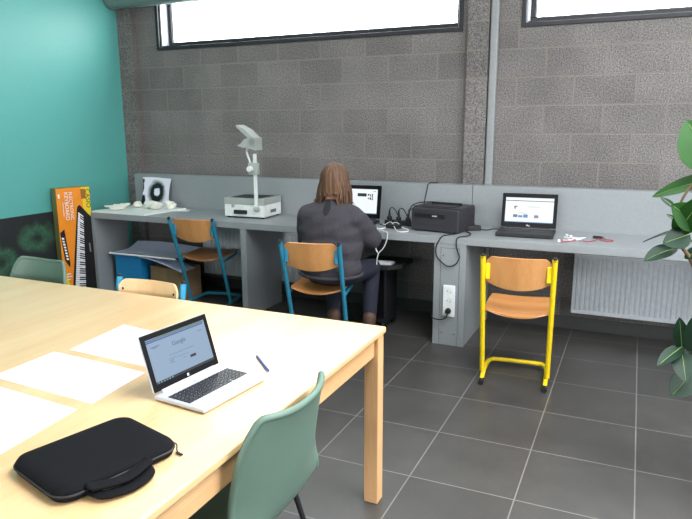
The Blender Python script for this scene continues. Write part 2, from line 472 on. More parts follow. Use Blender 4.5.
def lettering(name, text, size, mx, m, parent, depth=.0004, align='CENTER'):
    c = bpy.data.curves.new('t', 'FONT'); c.body = text; c.size = size; c.extrude = depth
    c.align_x = align; c.align_y = 'CENTER'
    t = bpy.data.objects.new('t', c); COL.objects.link(t)
    dg = bpy.context.evaluated_depsgraph_get(); dg.update()
    me = bpy.data.meshes.new_from_object(t.evaluated_get(dg))
    bpy.data.objects.remove(t); bpy.data.curves.remove(c)
    me.transform(mx); me.materials.clear(); me.materials.append(m)
    me.name = name
    o = bpy.data.objects.new(name, me); COL.objects.link(o); o.parent = parent
    return o
def frame_mx(origin, xdir, ydir):
    x = Vector(xdir).normalized(); y = Vector(ydir).normalized(); z = x.cross(y)
    m = Matrix((x, y, z)).transposed().to_4x4(); m.translation = Vector(origin); return m

# ================================================================== THE SETTING
XL, XR, YF, H = -.45175, 7.0, -8.0, 3.15
mb = MB(); mb.box(XL - .25, YF - .25, -.12, XR + .25, .25, 0)
struct(mb.build('floor', M['tile']), 'dark grey square floor tiles with pale joints', 'floor')
mb = MB()
x0, x1, y0, y1 = ADDED_SKYL; a0, a1, b0, b1 = ADDED_SKYL2  # ceiling is cut around the two openings added for extra daylight
for a in ((XL - .25, YF - .25, XR + .25, y0), (x1, y0, XR + .25, .25), (x0, y1, x1, .25), (a1, y0, x0, .25),
          (XL - .25, y0, a1, b0), (XL - .25, b1, a1, .25), (XL - .25, b0, a0, b1)):
    mb.box(a[0], a[1], H, a[2], a[3], H + .15)
struct(mb.build('ceiling', M['plaster']), 'pale ceiling with two added roof openings above the classroom', 'ceiling')

WIN = [(0.0, 2.805, 2.225, 2.86), (3.29, 6.2, 2.225, 2.86)]
mb = MB()
xs = sorted({XL - .25, XR + .25, *[w[0] for w in WIN], *[w[1] for w in WIN]})
mb.box(XL - .25, 0, 0, XR + .25, .25, 2.225)
mb.box(XL - .25, 0, 2.86, XR + .25, .25, H)
for a, b in ((XL - .25, 0.0), (2.805, 3.29), (6.2, XR + .25)): mb.box(a, 0, 2.225, b, .25, 2.86)
struct(mb.build('wall_back', M['block']), 'wall of grey concrete blocks behind the long desk', 'wall')
mb = MB(); mb.box(XL - .25, YF - .25, 0, XL, 0, H)
struct(mb.build('wall_left', M['teal']), 'plain teal painted wall on the left', 'wall')
mb = MB()   # unseen right wall, its large opening added to let in more daylight
mb.box(XR, YF, 0, XR + .25, 0, 1.35); mb.box(XR, YF, 2.45, XR + .25, 0, H)
mb.box(XR, YF, 1.35, XR + .25, -4.5, 2.45); mb.box(XR, -2.3, 1.35, XR + .25, 0, 2.45)
struct(mb.build('wall_right', M['plaster']), 'pale wall with an added daylight opening, right of the frame', 'wall')
mb = MB()  # unseen wall behind the camera, opening added as fill for the desk side
mb.box(XL, YF - .25, 0, XR, YF, 1.0); mb.box(XL, YF - .25, 2.2, XR, YF, H)
mb.box(XL, YF - .25, 1.0, 1.1, YF, 2.2); mb.box(4.1, YF - .25, 1.0, XR, YF, 2.2)
struct(mb.build('wall_front', M['plaster']), 'pale wall with an added daylight opening behind the camera', 'wall')

mb = MB(); mb.box(XL, -.05, 0, XL + .17, 0, H)
struct(mb.build('trim_1', M['block']), 'narrow block pier in the corner by the teal wall', 'pier')
mb = MB(); mb.box(2.885, -.06, 0, 3.04, 0, H)
struct(mb.build('trim_2', M['block']), 'block pier between the two high windows', 'pier')
mb = MB(); mb.box(3.045, -.045, .0, 3.105, 0, H, .012, 3)
struct(mb.build('trim_3', M['conduit']), 'grey steel strip running up beside the pier', 'pier')
mb = MB(); mb.box(XL, -.012, 0, XR, 0, .1, .003)
struct(mb.build('baseboard_back', M['skirt']), 'dark tile skirting along the block wall', 'skirting')
mb = MB(); mb.box(XL, YF, 0, XL + .012, -.012, .1, .003)
struct(mb.build('baseboard_left', M['skirt']), 'dark tile skirting along the teal wall', 'skirting')

for k, (x0, x1, z0, z1) in enumerate(WIN):
    w = thing('window_%d' % (k + 1), ['high strip window with dark frame left of the pier', 'high strip window with dark frame right of the pier'][k], 'window', (x0, 0, z0), 0, None, 'structure')
    wd, hh = x1 - x0, z1 - z0
    m = MB(); t = .03
    m.box(-t, -.014, -t, wd + t, .02, 0.0, .003); m.box(-t, -.014, hh, wd + t, .02, hh + t, .003)
    m.box(-t, -.014, 0, 0, .02, hh, .003); m.box(wd, -.014, 0, wd + t, .02, hh, .003)
    m.build('casing', M['alu'], w)
    m = MB(); m.box(0.0, .02, 0, .012, .115, hh); m.box(wd - .012, .02, 0, wd, .115, hh)
    m.build('jamb_lining', M['jamb'], w)
    m = MB(); m.box(.012, .02, 0, wd - .012, .115, .012); m.box(.012, .02, hh - .012, wd - .012, .115, hh)
    m.build('sill', M['alu'], w)
    m = MB(); f = .048
    m.box(0, .115, 0, wd, .17, f, .004); m.box(0, .115, hh - f, wd, .17, hh, .004)
    m.box(0, .115, f, f, .17, hh - f, .004); m.box(wd - f, .115, f, wd, .17, hh - f, .004)
    m.build('window_frame', M['alu'], w)
    m = MB(); m.box(f, .135, f, f + .006, .15, hh - f); m.box(f, .135, f, wd - f, .15, f + .006)
    m.build('glazing_bead', M['jamb'], w)
    m = MB(); m.box(f, .14, f, wd - f, .146, hh - f)
    m.build('glass', M['glass'], w)

d = thing('ventilation_duct', 'grey round duct running along the wall at the top left corner', 'duct', (XL + .005, -.115, 2.664))
MB().cyl((0, 0, 0), (1.9, 0, 0), .098, n=28).build('pipe', M['duct'], d)
for x in (.02, .95): MB().cyl((x, 0, 0), (x + .03, 0, 0), .103, n=28).build('collar', M['duct'], d)

# radiators on the block wall
def radiator(label, x0, x1, z0, z1, pitch, valve):
    r = thing('radiator', label, 'radiator', (x0, -.012, z0), 0, 'panel radiators under the desk')
    L, h = x1 - x0, z1 - z0
    m = MB(); n = int(L / pitch); pr = []
    pts = [(0.02, -.088)]
    for i in range(n):
        a = .02 + (L - .04) * i / n; p = (L - .04) / n
        pts += [(a + .12 * p, -.088), (a + .28 * p, -.097), (a + .78 * p, -.097), (a + .94 * p, -.088)]
    pts += [(L - .02, -.088), (L - .02, -.078), (.02, -.078)]
    m.prism([(x, y, .03) for x, y in pts], (0, 0, h - .06))
    m.build('front_panel', M['white_rad'], r, 20)
    m = MB(); m.box(0, -.094, 0, L, -.076, .032, .006); m.box(0, -.094, h - .032, L, -.076, h, .006)
    m.box(0, -.094, .03, .022, -.076, h - .03, .004); m.box(L - .022, -.094, .03, L, -.076, h - .03, .004)
    m.build('rim', M['white_rad'], r)
    m = MB(); m.box(0.01, -.03, .02, L - .01, -.015, h - .02, .005); m.build('rear_panel', M['white_rad'], r)
    for a in (0, L - .006): MB().box(a, -.076, .01, a + .006, -.012, h).build('side_cover', M['white_rad'], r)
    m = MB(); m.box(0, -.09, h, L, -.01, h + .006)
    for i in range(int(L / .03)): m.box(.01 + i * .03, -.085, h + .006, .022 + i * .03, -.015, h + .009)
    m.build('top_grille', M['white_rad'], r)
    for a in (.2, L - .24): MB().box(a, -.015, .1, a + .04, .006, h - .05).build('bracket', M['white_rad'], r)
    if valve:
      m = MB(); m.cyl((-.001, -.05, h - .1), (-.05, -.05, h - .1), .012); m.cyl((-.05, -.05, h - .1), (-.095, -.05, h - .1), .02, .017, bev=.004)
      m.build('thermostat_valve', M['darkpl'], r)
radiator('white ribbed panel radiator under the desk behind the blue-framed chairs', .45, 1.78, .155, .60, .042, True)
radiator('white ribbed panel radiator under the right end of the desk by the plant', 3.735, 5.3, .155, .60, .034, False)

# ================================================================== LONG DESK
t = thing('worktop', 'long grey blue worktop with upstand along the block wall', 'desk', (-.27, -.735, .72))
MB().box(0, 0, 0, 6.6, .575, .05, .003).build('desktop', M['desk'], t)
u = thing('desk_upstand', 'grey blue upstand panel rising behind the long worktop', 'panel', (-.27, -.735, .72))
m = MB(); m.box(0, .576, .0, 3.255, .735 - .065, .352, .003); m.build('board', M['desk'], u)
m = MB(); m.box(3.258, .576, .0, 6.6, .735 - .065, .352, .003)
m.build('board', M['desk'], u)
def side_panel(label, x0, x1, y1):
    o = thing('desk_support', label, 'desk support', (x0, -.735, 0), 0, None)
    MB().box(0, .002, 0, x1 - x0, y1 + .735, .7195, .002).build('panel', M['desk'], o)
    MB().box(.0005, -.0005, .0, x1 - x0 - .0005, .002, .7195).build('edge_band', M['desk'], o)
side_panel('grey desk end panel beside the orange keyboard carton', -.268, -.235, -.33)
side_panel('grey upright desk panel between the two blue-framed chairs', 1.293, 1.345, -.2)
p = thing('desk_pedestal', 'grey hollow desk leg with a white triple socket on its front', 'desk support', (2.872, -.735, 0))
for a, b in ((0, .045), (.178, .222)): MB().box(a, .001, 0, b, .56, .7195, .002).build('side_panel', M['desk'], p)
MB().box(.047, .004, .0, .176, .02, .69, .0015).build('front_panel', M['desk'], p)
m = MB(); m.box(.045, .012, 0, .178, .014, .7195); m.box(.047, .0038, .69, .176, .006, .6925); m.build('joint', M['groove'], p)
MB().box(.045, .004, .6925, .178, .56, .7195).build('top_rail', M['desk'], p)
for x, z in ((.065, .64), (.065, .09), (.155, .085)): MB().cyl((x, .005, z), (x, .001, z), .005, n=12).build('screw', M['chrome'], p)
so = MB().box(.072, -.008, .212, .156, .004, .434, .004).build('socket_plate', M['whitepl'], p)
for i in range(3):
    z = .255 + i * .068
    m = MB(); m.cyl((.114, -.0085, z), (.114, -.0055, z), .026, n=24); m.build('socket_ring', M['offwhite'], so)
    m = MB(); m.cyl((.104, -.0092, z + .004), (.104, -.0082, z + .004), .0035, n=8); m.cyl((.124, -.0092, z - .004), (.124, -.0082, z - .004), .0035, n=8); m.build('socket_hole', M['darkpl'], so)
c = thing('power_plug', 'black plug and cable in the lowest socket of the desk leg', 'cable', (2.986, -.7445, .255))
MB().cyl((0, 0, 0), (0, -.03, 0), .021, .017, 16, .003).build('plug', M['rubber'], c)
MB().tube([(0, -.02, -.01), (-.003, -.024, -.03), (-.012, -.022, -.048), (-.04, -.016, -.062), (-.08, -.016, -.066), (-.116, -.014, -.055), (-.135, .04, -.05), (-.16, .2, -.12), (-.18, .4, -.2), (-.19, .5, -.24)], .0045, 8, 6).build('cord', M['rubber'], c)

# ================================================================== BIG TABLE
TX0, TX1, TY0, TY1, TZ = .25, 3.250, -4.28, -2.655, .738
t = thing('wooden_table', 'large beech table in the foreground carrying papers and a laptop', 'table', (TX1, TY1, 0))
w, d = TX1 - TX0, TY1 - TY0
MB().box(-w, -d, TZ - .025, 0, 0, TZ, .006, 3).build('tabletop', M['beech'], t)
for x, y in ((-.006, -.010), (-w + .070, -.010), (-.006, -d + .074), (-w + .070, -d + .074)):
    MB().box(x - .06, y - .06, 0, x, y, TZ - .0252, .005).build('leg', M['beech_leg'], t)
m = MB(); m.box(-w + .075, -.046, .634, -.07, -.024, .7128, .002); m.build('apron', M['beech_x'], t)
m = MB(); m.box(-w + .075, -d + .024, .634, -.07, -d + .046, .7128, .002); m.build('apron', M['beech_x'], t)
m = MB(); m.box(-.042, -d + .075, .634, -.020, -.075, .7128, .002); m.build('apron', M['beech_y'], t)
m = MB(); m.box(-w + .02, -d + .075, .634, -w + .042, -.075, .7128, .002); m.build('apron', M['beech_y'], t)

# ================================================================== SCHOOL CHAIRS
def school_chair(label, x, y, rz, metal, seatm, backm, lean):
    c = thing('school_chair', label, 'chair', (x, y, 0), rz, 'tube framed school chairs with plywood seats')
    Wd, yt, zt = .195, -.13, .785
    yb = yt + lean
    def up_y(z): return yt + lean * (zt - z) / (zt - .03)
    for s in (-1, 1):
        u = MB().tube([(s * Wd, yt, zt), (s * (Wd - .003), up_y(.4), .4), (s * (Wd - .006), up_y(.05), .05)], .015, 14).build('upright', metal, c)
        MB().cyl((s * Wd, yt + .0005, zt - .012), (s * Wd, yt - .004, zt + .012), .0142, .011, 14, .003).build('end_cap', M['rubber'], u)
    # floor skid: one bent tube, cross bar at the front
    yf = yb + .24
    pts = [(-.18, yb - .105, .018), (-.182, yb - .03, .03), (-.183, yb + .05, .035), (-.178, yf - .06, .038), (-.155, yf - .012, .04), (-.12, yf, .04), (0, yf + .004, .04)]
    pts += [(-a, b, z) for a, b, z in pts[-2::-1]]
    MB().tube(pts, .0135, 14, 4).build('floor_skid', metal, c)
    for s in (-1, 1):
        MB().tube([(s * .18, yb - .125, .0152), (s * .1805, yb - .07, .021)], .0152, 14).build('foot_cap', M['rubber'], c)
        ys = up_y(.42)
        MB().tube([(s * (Wd - .004), ys, .412), (s * (Wd - .006), ys + .1, .421), (s * (Wd - .012), .27, .436), (s * (Wd - .03), .315, .437)], .011, 10, 3).build('seat_rail', metal, c)
        m = MB(); yk = up_y(.69)
        m.box(s * .168 - .013, yk - .008, .645, s * .168 + .013, yk + .008, .74, .007, 3, None)
        m.build('back_bracket', metal, c)
    y0 = up_y(.42) + .005
    def seat(u, v):
        a = (u - .5) * 2
        yy = y0 + v * .37
        hw = .188 * (1 - .06 * v)
        # rounded front and rear corners
        e = 1 - max(0, (abs(v - .5) - .40) / .10) ** 2.4 * .16
        xx = a * hw * e
        z = .442 + .014 * v - .022 * (1 - v) ** 2 * (1 - a * a) - .03 * max(0, v - .82) ** 1.5 * 4 + .006 * a * a
        yy += -.012 * (1 - a * a) * (1 - v)
        return (xx, yy, z)
    m = MB(); m.slab(seat, 20, 20, .011)
    ms = m.build('seat', [seatm], c)
    def back(u, v):
        a = (u - .5) * 2
        zlo = .632 - .042 * (1 - abs(a) ** 2.2)
        zhi = .782 - .03 * max(0, abs(a) - .8) ** 2 * 25
        z = zlo + (zhi - zlo) * v
        return (a * .178, up_y(z) - .012 + .03 * abs(a) ** 2 - .0 , z)
    m = MB(); m.slab(back, 24, 12, .010)
    m.build('backrest', [backm], c)
    for s in (-1, 1):
        MB().sph((s * .155, up_y(.735) - .012 + .03 * .76 + .0055, .735), (.007, .003, .007), u=12, v=6).build('rivet', M['steel'], c)
    return c
school_chair('yellow framed school chair with plywood seat below the right-hand laptop', 3.522, -1.20, .09, M['yellow'], M['ply'], M['plyv'], .13)
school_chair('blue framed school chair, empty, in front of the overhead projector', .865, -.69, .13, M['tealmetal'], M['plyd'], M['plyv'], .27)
school_chair('blue framed school chair on which the long-haired person sits', 2.22, -1.25, .17, M['tealmetal'], M['ply'], M['plyv'], .25)
school_chair('blue framed school chair tucked under the far edge of the wooden table', 2.005, -2.70, pi, M['bluemetal'], M['plyp'], M['plyp'], .15)

# ================================================================== GREEN SHELL CHAIRS
def shell_chair(label, x, y, rz):
    c = thing('plastic_chair', label, 'chair', (x, y, 0), rz, 'sage green plastic shell chairs')
    prof = [(.235, .425), (.215, .442), (.12, .448), (0, .438), (-.10, .436), (-.165, .448), (-.203, .49), (-.222, .56), (-.236, .64), (-.252, .73), (-.272, .82)]
    P = catmull([Vector((0, a, b)) for a, b in prof], 5)
    hw = [.205, .215, .222, .225, .222, .218, .216, .218, .214, .206, .186]
    def sh(u, v):
        f = v * (len(P) - 1); k = min(int(f), len(P) - 2); q = P[k].lerp(P[k + 1], f - k)
        g = v * (len(hw) - 1); j = min(int(g), len(hw) - 2); h = hw[j] + (hw[j + 1] - hw[j]) * (g - j)
        a = (u - .5) * 2
        b = max(0, min(1, (v - .5) / .25)); b = b * b * (3 - 2 * b)      # 0 seat, 1 back
        e = abs(a) ** 2.6
        yy = q.y + b * .055 * e; zz = q.z + (1 - b) * .02 * e * (1 if v > .1 else v * 10)
        if v > .9: zz -= (1 - abs(a) ** 2) * .016 * (v - .9) * 10
        if v > .86: zz -= max(0, abs(a) - .82) ** 2 * 1.2 * (v - .86) / .14
        return (a * h, yy, zz)
    m = MB(); m.slab(sh, 28, 50, .009)
    shell = m.build('shell', M['green'], c, 50)
    rim = []
    for i in range(24, 51): rim.append(sh(0, i / 50))
    for i in range(1, 28): rim.append(sh(i / 28, 1))
    for i in range(50, 23, -1): rim.append(sh(1, i / 50))
    m = MB(); m.tube(rim, .0095, 10); m.build('rolled_rim', M['green'], shell)
    m = MB()
    # raised moulded line across the lower back
    m.tube([sh(u, .60 + .05 * abs(2 * u - 1) ** 2) for u in [i / 16 for i in range(1, 16)]], .004, 6); m.build('moulded_rib', M['green'], shell)
    for sx in (-1, 1):
        for (ya, yb) in ((.15, .21), (-.13, -.21)):
            l = MB().tube([(sx * .165, ya, .428), (sx * .215, yb * 1.1, .012)], .0085, 12).build('leg', M['steel'], c)
            MB().cyl((sx * .2155, yb * 1.1, 0), (sx * .2135, yb * 1.092, .025), .0125, .012, 12, .002).build('foot_cap', M['rubber'], l)
    m = MB(); m.tube([(-.15, .15, .425), (.15, .15, .425)], .009, 10); m.tube([(-.15, -.13, .422), (.15, -.13, .422)], .009, 10); m.build('under_frame', M['steel'], c)
    return c
shell_chair('sage green plastic chair in the foreground beside the silver laptop', 3.085, -3.525, pi / 2)
shell_chair('sage green plastic chair beyond the table in front of the black painting', 1.235, -2.775, pi - .04)

# ================================================================== LAPTOPS
def keyboard_mesh(m, x0, x1, y0, y1, z, rows, cols, gap=.0034, h=.0022):
    dy = (y1 - y0) / rows
    for r in range(rows):
        n = cols - (r % 2); dx = (x1 - x0) / n
        ya = y0 + r * dy
        cells = [(i, i + 1) for i in range(n)]
        if r == 0: cells = [(0, 1.2), (1.2, 2.4), (2.4, 3.5), (3.5, 8.5), (8.5, 9.7), (9.7, 10.8)] + [(i, i + 1) for i in range(11, n)]
        for a, b in cells:
            m.box(x0 + a * dx + gap / 2, ya + gap / 2, z, x0 + b * dx - gap / 2, ya + dy - gap / 2, z + h)
def laptop(label, x, y, z, rz, w, d, sh, tilt, body, keys, bezel, th, bz, page, k0=-.12, k1=.38):
    o = thing('laptop', label, 'laptop', (x, y, z), rz, 'open laptops')
    MB().box(-w / 2, -d / 2, .003, w / 2, d / 2, .003 + th, .004, 3).build('base', body, o)
    zt = .003 + th
    m = MB(); m.box(-w * .475, d * (k0 - .01), zt - .0005, w * .475, d * (k1 + .01), zt + .0008); m.build('key_tray', M['blackpl'] if keys is M['blackpl'] else body, o)
    m = MB(); keyboard_mesh(m, -w * .465, w * .465, d * k0, d * k1, zt + .0008, 6, 15); m.build('keyboard', keys, o, 30)
    MB().box(-w * .17, -d * .46, zt - .0005, w * .13, d * (k0 - .05), zt + .0006, .0002, 1).build('touchpad', body, o)
    m = MB()
    for sx in (-1, 1):
        for sy in (-1, 1): m.cyl((sx * w * .43, sy * d * .42, 0), (sx * w * .43, sy * d * .42, .0035), .007, n=12)
    m.build('foot', M['rubber'], o)
    m = MB(); m.cyl((-w * .4, d / 2 - .004, zt + .003), (w * .4, d / 2 - .004, zt + .003), .0065, n=12); m.build('hinge', body, o)
    # lid: local frame, x across, y up along the lid, z towards the user
    ca, sa = cos(tilt), sin(tilt)
    mx = frame_mx((0, d / 2 - .002, zt + .006), (1, 0, 0), (0, sa, ca))
    lid = MB().box(-w / 2, 0, -.007, w / 2, sh, .0, .003, 2, mx).build('lid', body, o)
    MB().box(-w / 2 + .001, .001, -.0005, w / 2 - .001, sh - .001, .0018, .0008, 1, mx).build('bezel', bezel, lid)
    L, Rr, B, T = bz
    scr = MB().box(-w / 2 + L, B, .0015, w / 2 - Rr, sh - T, .0022, 0, 1, mx).build('screen', page[0], lid)
    sw, shh = w - L - Rr, sh - T - B
    for nm, mt, rects in page[1]:
        m = MB()
        for (u0, v0, u1, v1) in rects:
            m.box(-w / 2 + L + u0 * sw, B + v0 * shh, .0021, -w / 2 + L + u1 * sw, B + v1 * shh, .0026, 0, 1, mx)
        m.build(nm, mt, scr)
    MB().cyl(mx @ Vector((0, sh - T / 2, .0017)), mx @ Vector((0, sh - T / 2, .0022)), .0022, n=10).build('webcam', M['blackgl'], lid)
    return o, lid, scr, mx
# silver laptop on the table
S = dict(w=.262, d=.188, sh=.176)
pg = (M['scr_blue'], [
    ('browser_tabs', M['scr_tab'], [(.0, .915, .97, .945), (.0, .965, .16, .985)]),
    ('address_bar', M['scr_green'], [(0, .95, 1, .962), (.16, .966, .97, .995)]),
    ('page_text', M['scr_text'], [(.05, .80, .19, .815), (.08, .775, .15, .787), (.30, .50, .72, .507), (.28, .42, .40, .428), (.42, .40, .60, .406), (.28, .375, .35, .385), (.28, .33, .36, .34), (.50, .33, .56, .337), (.84, .79, .93, .80)]),
    ('cookie_button', M['scr_dark'], [(.62, .27, .72, .33)]),
    ('taskbar', M['scr_dark'], [(0, 0, 1, .055)]),
    ('taskbar_icon', M['scr_line'], [(.02 + .045 * i, .012, .045 + .045 * i, .042) for i in range(6)]),
])
o, lid, scr, mx = laptop('silver laptop with black screen frame on the wooden table', 2.995, -3.445, TZ, pi / 2 - .10, .276, .190, .169, .30, M['silver'], M['darkpl2'], M['blackgl'], .012, (.017, .017, .02, .017), pg, -.18, .27)
lettering('page_heading', 'Google', .019, mx @ Matrix.Translation((0, .116, .0026)), M['scr_text'], scr, .0001)
lettering('maker_mark', 'acer', .010, Matrix.Translation((0, .070, .0156)), M['greyen'], o, .0002)
m = MB()
for (a, b) in ((0, 0), (.0052, 0), (0, .0052), (.0052, .0052)): m.box(-.003 + a * .8, .007 + b * .8, .0017, .0002 + a * .8, .0102 + b * .8, .0022, 0, 1, mx)
m.build('start_button', M['whiteprint'], lid)
# black laptop on the right of the desk
pg = (M['scr_white'], [
    ('header_bar', M['scr_grey'], [(0, .855, 1, .885)]),
    ('page_text', M['scr_dark'], [(.18, .62, .25, .66), (.185, .55, .22, .60), (.27, .37, .45, .382), (.18, .37, .20, .38), (.17, .86, .3, .88)]),
    ('link_line', M['scr_line'], [(.48, .62, .71, .635), (.47, .655, .63, .662), (.57, .47, .63, .475)]),
    ('picture', M['scr_grey'], [(.17, .20, .265, .315)]),
    ('picture', M['scr_img'], [(.28, .20, .37, .285), (.385, .195, .48, .325)]),
    ('picture', M['scr_img2'], [(.61, .19, .70, .31)]),
    ('taskbar', M['scr_img'], [(0, 0, 1, .03)]),
])
o, lid, scr, mx = laptop('black laptop showing a white web page at the right of the long desk', 3.435, -.455, .77, .045, .375, .245, .238, .20, M['blackpl'], M['darkpl'], M['blackgl'], .026, (.024, .024, .034, .03), pg)
lettering('maker_mark', 'DELL', .013, mx @ Matrix.Translation((.0, .013, .0018)), M['whiteprint'], lid, .0003)
m = MB(); m.box(-.16, .112, .0292, .15, .121, .0302); m.build('hinge_strip', M['silver'], o)
# black laptop the person works on
pg = (M['scr_white'], [
    ('picture_strip', M['scr_dark'], [(.45, .70, .70, .83)]),
    ('thumbnail', M['scr_dark'], [(.73, .74, .78, .81), (.80, .70, .825, .81), (.85, .66, .875, .82), (.74, .60, .77, .66), (.79, .58, .83, .67), (.85, .56, .88, .64)]),
    ('search_box', M['scr_line'], [(.88, .9, .96, .93)]),
    ('taskbar', M['scr_img'], [(0, 0, 1, .03)]),
])
o, lid, scr, mx = laptop('black laptop in use, half hidden behind the seated person', 2.135, -.455, .77, .03, .36, .24, .255, .17, M['blackpl'], M['darkpl'], M['blackgl'], .024, (.03, .03, .034, .03), pg)

# ================================================================== ON THE TABLE
def sheet(label, c, z, redge=False):
    c = [(4.096 + 1.0158 * (a - 4.096), -4.903 + 1.0158 * (b_ + 4.903)) for a, b_ in c]
    o = thing('paper_sheet', label, 'paper', (*c[0], z), 0, 'large white paper sheets on the table')
    c0 = Vector((*c[0], 0)); q = [Vector((*p, 0)) - c0 for p in c]
    def f(u, v):
        p = q[0].lerp(q[1], u).lerp(q[3].lerp(q[2], u), v)
        p.z = .0012 + .0012 * sin(3 * u + 2) * sin(2.6 * v) * (u * (1 - u) * 4) ; return p
    m = MB(); m.slab(f, 14, 10, .0006); m.build('sheet', M['paper'], o)
    if redge:
        e = (q[1] - q[2]).normalized(); n = Vector((-e.y, e.x, 0))
        m = MB(); a, b = q[2], q[3]
        dr = (b - a).normalized(); nn = Vector((-dr.y, dr.x, 0)) * .002
        m.prism([a + nn + Vector((0, 0, .0004)), b + nn + Vector((0, 0, .0004)), b - nn + Vector((0, 0, .0004)), a - nn + Vector((0, 0, .0004))], (0, 0, .0003)); m.build('red_edge', M['paperred'], o)
    return o
sheet('large white paper sheet left of the laptop, middle of the three', [(2.318, -3.419), (2.738, -3.442), (2.761, -3.682), (2.326, -3.66)], TZ)
sheet('large white paper sheet with red lower edge beside the black bag', [(2.333, -3.70), (2.753, -3.727), (2.78, -4.0), (2.345, -3.98)], TZ, True)
sheet('large white paper sheet behind the laptop, farthest of the three', [(2.318, -3.086), (2.722, -3.14), (2.735, -3.40), (2.352, -3.382)], TZ)

b = thing('laptop_bag', 'black zipped laptop sleeve with handle lying on the wooden table', 'bag', (2.998, -3.898, TZ), R(75) )
def rrect(w, h, r, n=8):
    out = []
    for (cx, cy, a0) in ((w / 2 - r, h / 2 - r, 0), (-w / 2 + r, h / 2 - r, 90), (-w / 2 + r, -h / 2 + r, 180), (w / 2 - r, -h / 2 + r, 270)):
        for i in range(n + 1):
            a = R(a0 + 90 * i / n); out.append((cx + r * cos(a), cy + r * sin(a)))
    return out
def pillow(m, w, h, r, zs, ins):
    rings = []
    for z, k in zip(zs, ins):
        rings.append([m.bm.verts.new((x, y, z)) for x, y in rrect(w - 2 * k, h - 2 * k, max(r - k, .004))])
    n = len(rings[0])
    for a, c in zip(rings, rings[1:]):
        for i in range(n): m.bm.faces.new((a[i], a[(i + 1) % n], c[(i + 1) % n], c[i]))
    m.bm.faces.new(rings[0][::-1]); m.bm.faces.new(rings[-1])
m = MB(); pillow(m, .298, .240, .042, (.001, .004, .013, .019, .025, .033, .036), (.012, .003, 0, .001, 0, .006, .03)); m.build('sleeve', M['neoprene'], b, 60)
m = MB(); m.tube([(x, y, .0185) for x, y in rrect(.300, .242, .043)], .0028, 6, closed=True); m.build('zip_piping', M['neoedge'], b)
# handle: two padded bands on the long side facing the chair (local -y)
for z, dy in ((.010, 0), (.026, .022)):
    m = MB()
    pts = [(-.088, -.108, z), (-.088, -.126, z), (-.07, -.156 + dy, z * .8 + .002), (-.018, -.170 + dy, z * .7 + .002), (.035, -.156 + dy, z * .8 + .002), (.053, -.126, z), (.053, -.108, z)]
    Pc = catmull([Vector(q) for q in pts], 4)
    def band(u, v, Pc=Pc):
        f = u * (len(Pc) - 1); k = min(int(f), len(Pc) - 2); q = Pc[k].lerp(Pc[k + 1], f - k)
        return (q.x * (1 + .1 * (v - .5)), q.y - (v - .5) * .03, q.z + .003 * (1 - (2 * v - 1) ** 2))
    m.slab(band, 24, 6, .007)
    m.build('handle', M['neoprene'], b, 60)
m = MB(); m.tube([(.147, -.09, .02), (.152, -.098, .016), (.147, -.105, .006), (.143, -.115, .004)], .0018, 6, 3); m.box(.139, -.132, .002, .145, -.111, .005); m.build('zip_pull', M['blackpl'], b)

p = thing('ballpoint_pen', 'blue ballpoint pen lying on the table beside the laptop', 'pen', (2.970, -3.154, TZ + .0045), math.atan2(-.112, .118))
MB().cyl((0, 0, 0), (.105, 0, 0), .004, n=12).build('barrel', M['pen_blue'], p)
MB().cyl((.105, 0, 0), (.142, 0, 0), .0044, .0042, n=12).build('cap', M['pen_blue'], p)
MB().cyl((-.012, 0, 0), (0, 0, 0), .0012, .0038, n=12).build('tip', M['chrome'], p)
MB().box(.1, -.001, .0042, .14, .001, .0056).build('clip', M['pen_blue'], p)

# ================================================================== KEYBOARD CARTON + PAINTING
cw, ch, ct = .305, 1.0, .08
k = thing('keyboard_carton', 'tall orange and yellow electronic keyboard carton against the teal wall', 'box', (-.352, -1.016, 0), R(-15))
MB().box(-ct, 0, .0, 0, cw, ch, .002, 1).build('carton', [M['oliveside']], k)
def uv(u, v, e=.0012): return Vector((e, u * cw, (1 - v) * ch))
def pr(nm, mt, polys, e):
    m = MB()
    for pl in polys: m.prism([uv(a, b_, e) for a, b_ in pl], (.0004, 0, 0))
    return m.build(nm, mt, k)
pr('orange_print', M['orange'], [[(.005, .003), (.995, .003), (.995, .997), (.005, .997)]], .0002)
pr('yellow_print', M['yprint'], [[(.74, .003), (.995, .003), (.995, .997), (.9, .997)], [(.005, .997), (.005, .6), (.06, .7), (.3, .997)]], .0007)
pr('brown_square', M['brownprint'], [[(.72, .02), (.86, .02), (.87, .105), (.73, .105)]], .0012)
kb = [(.57, .19), (.60, .165), (.66, .155), (.98, .27), (.985, .9), (.96, .965), (.90, .97), (.24, .955), (.22, .93)]
pr('keyboard_picture', M['blackprint'], [kb], .0012)
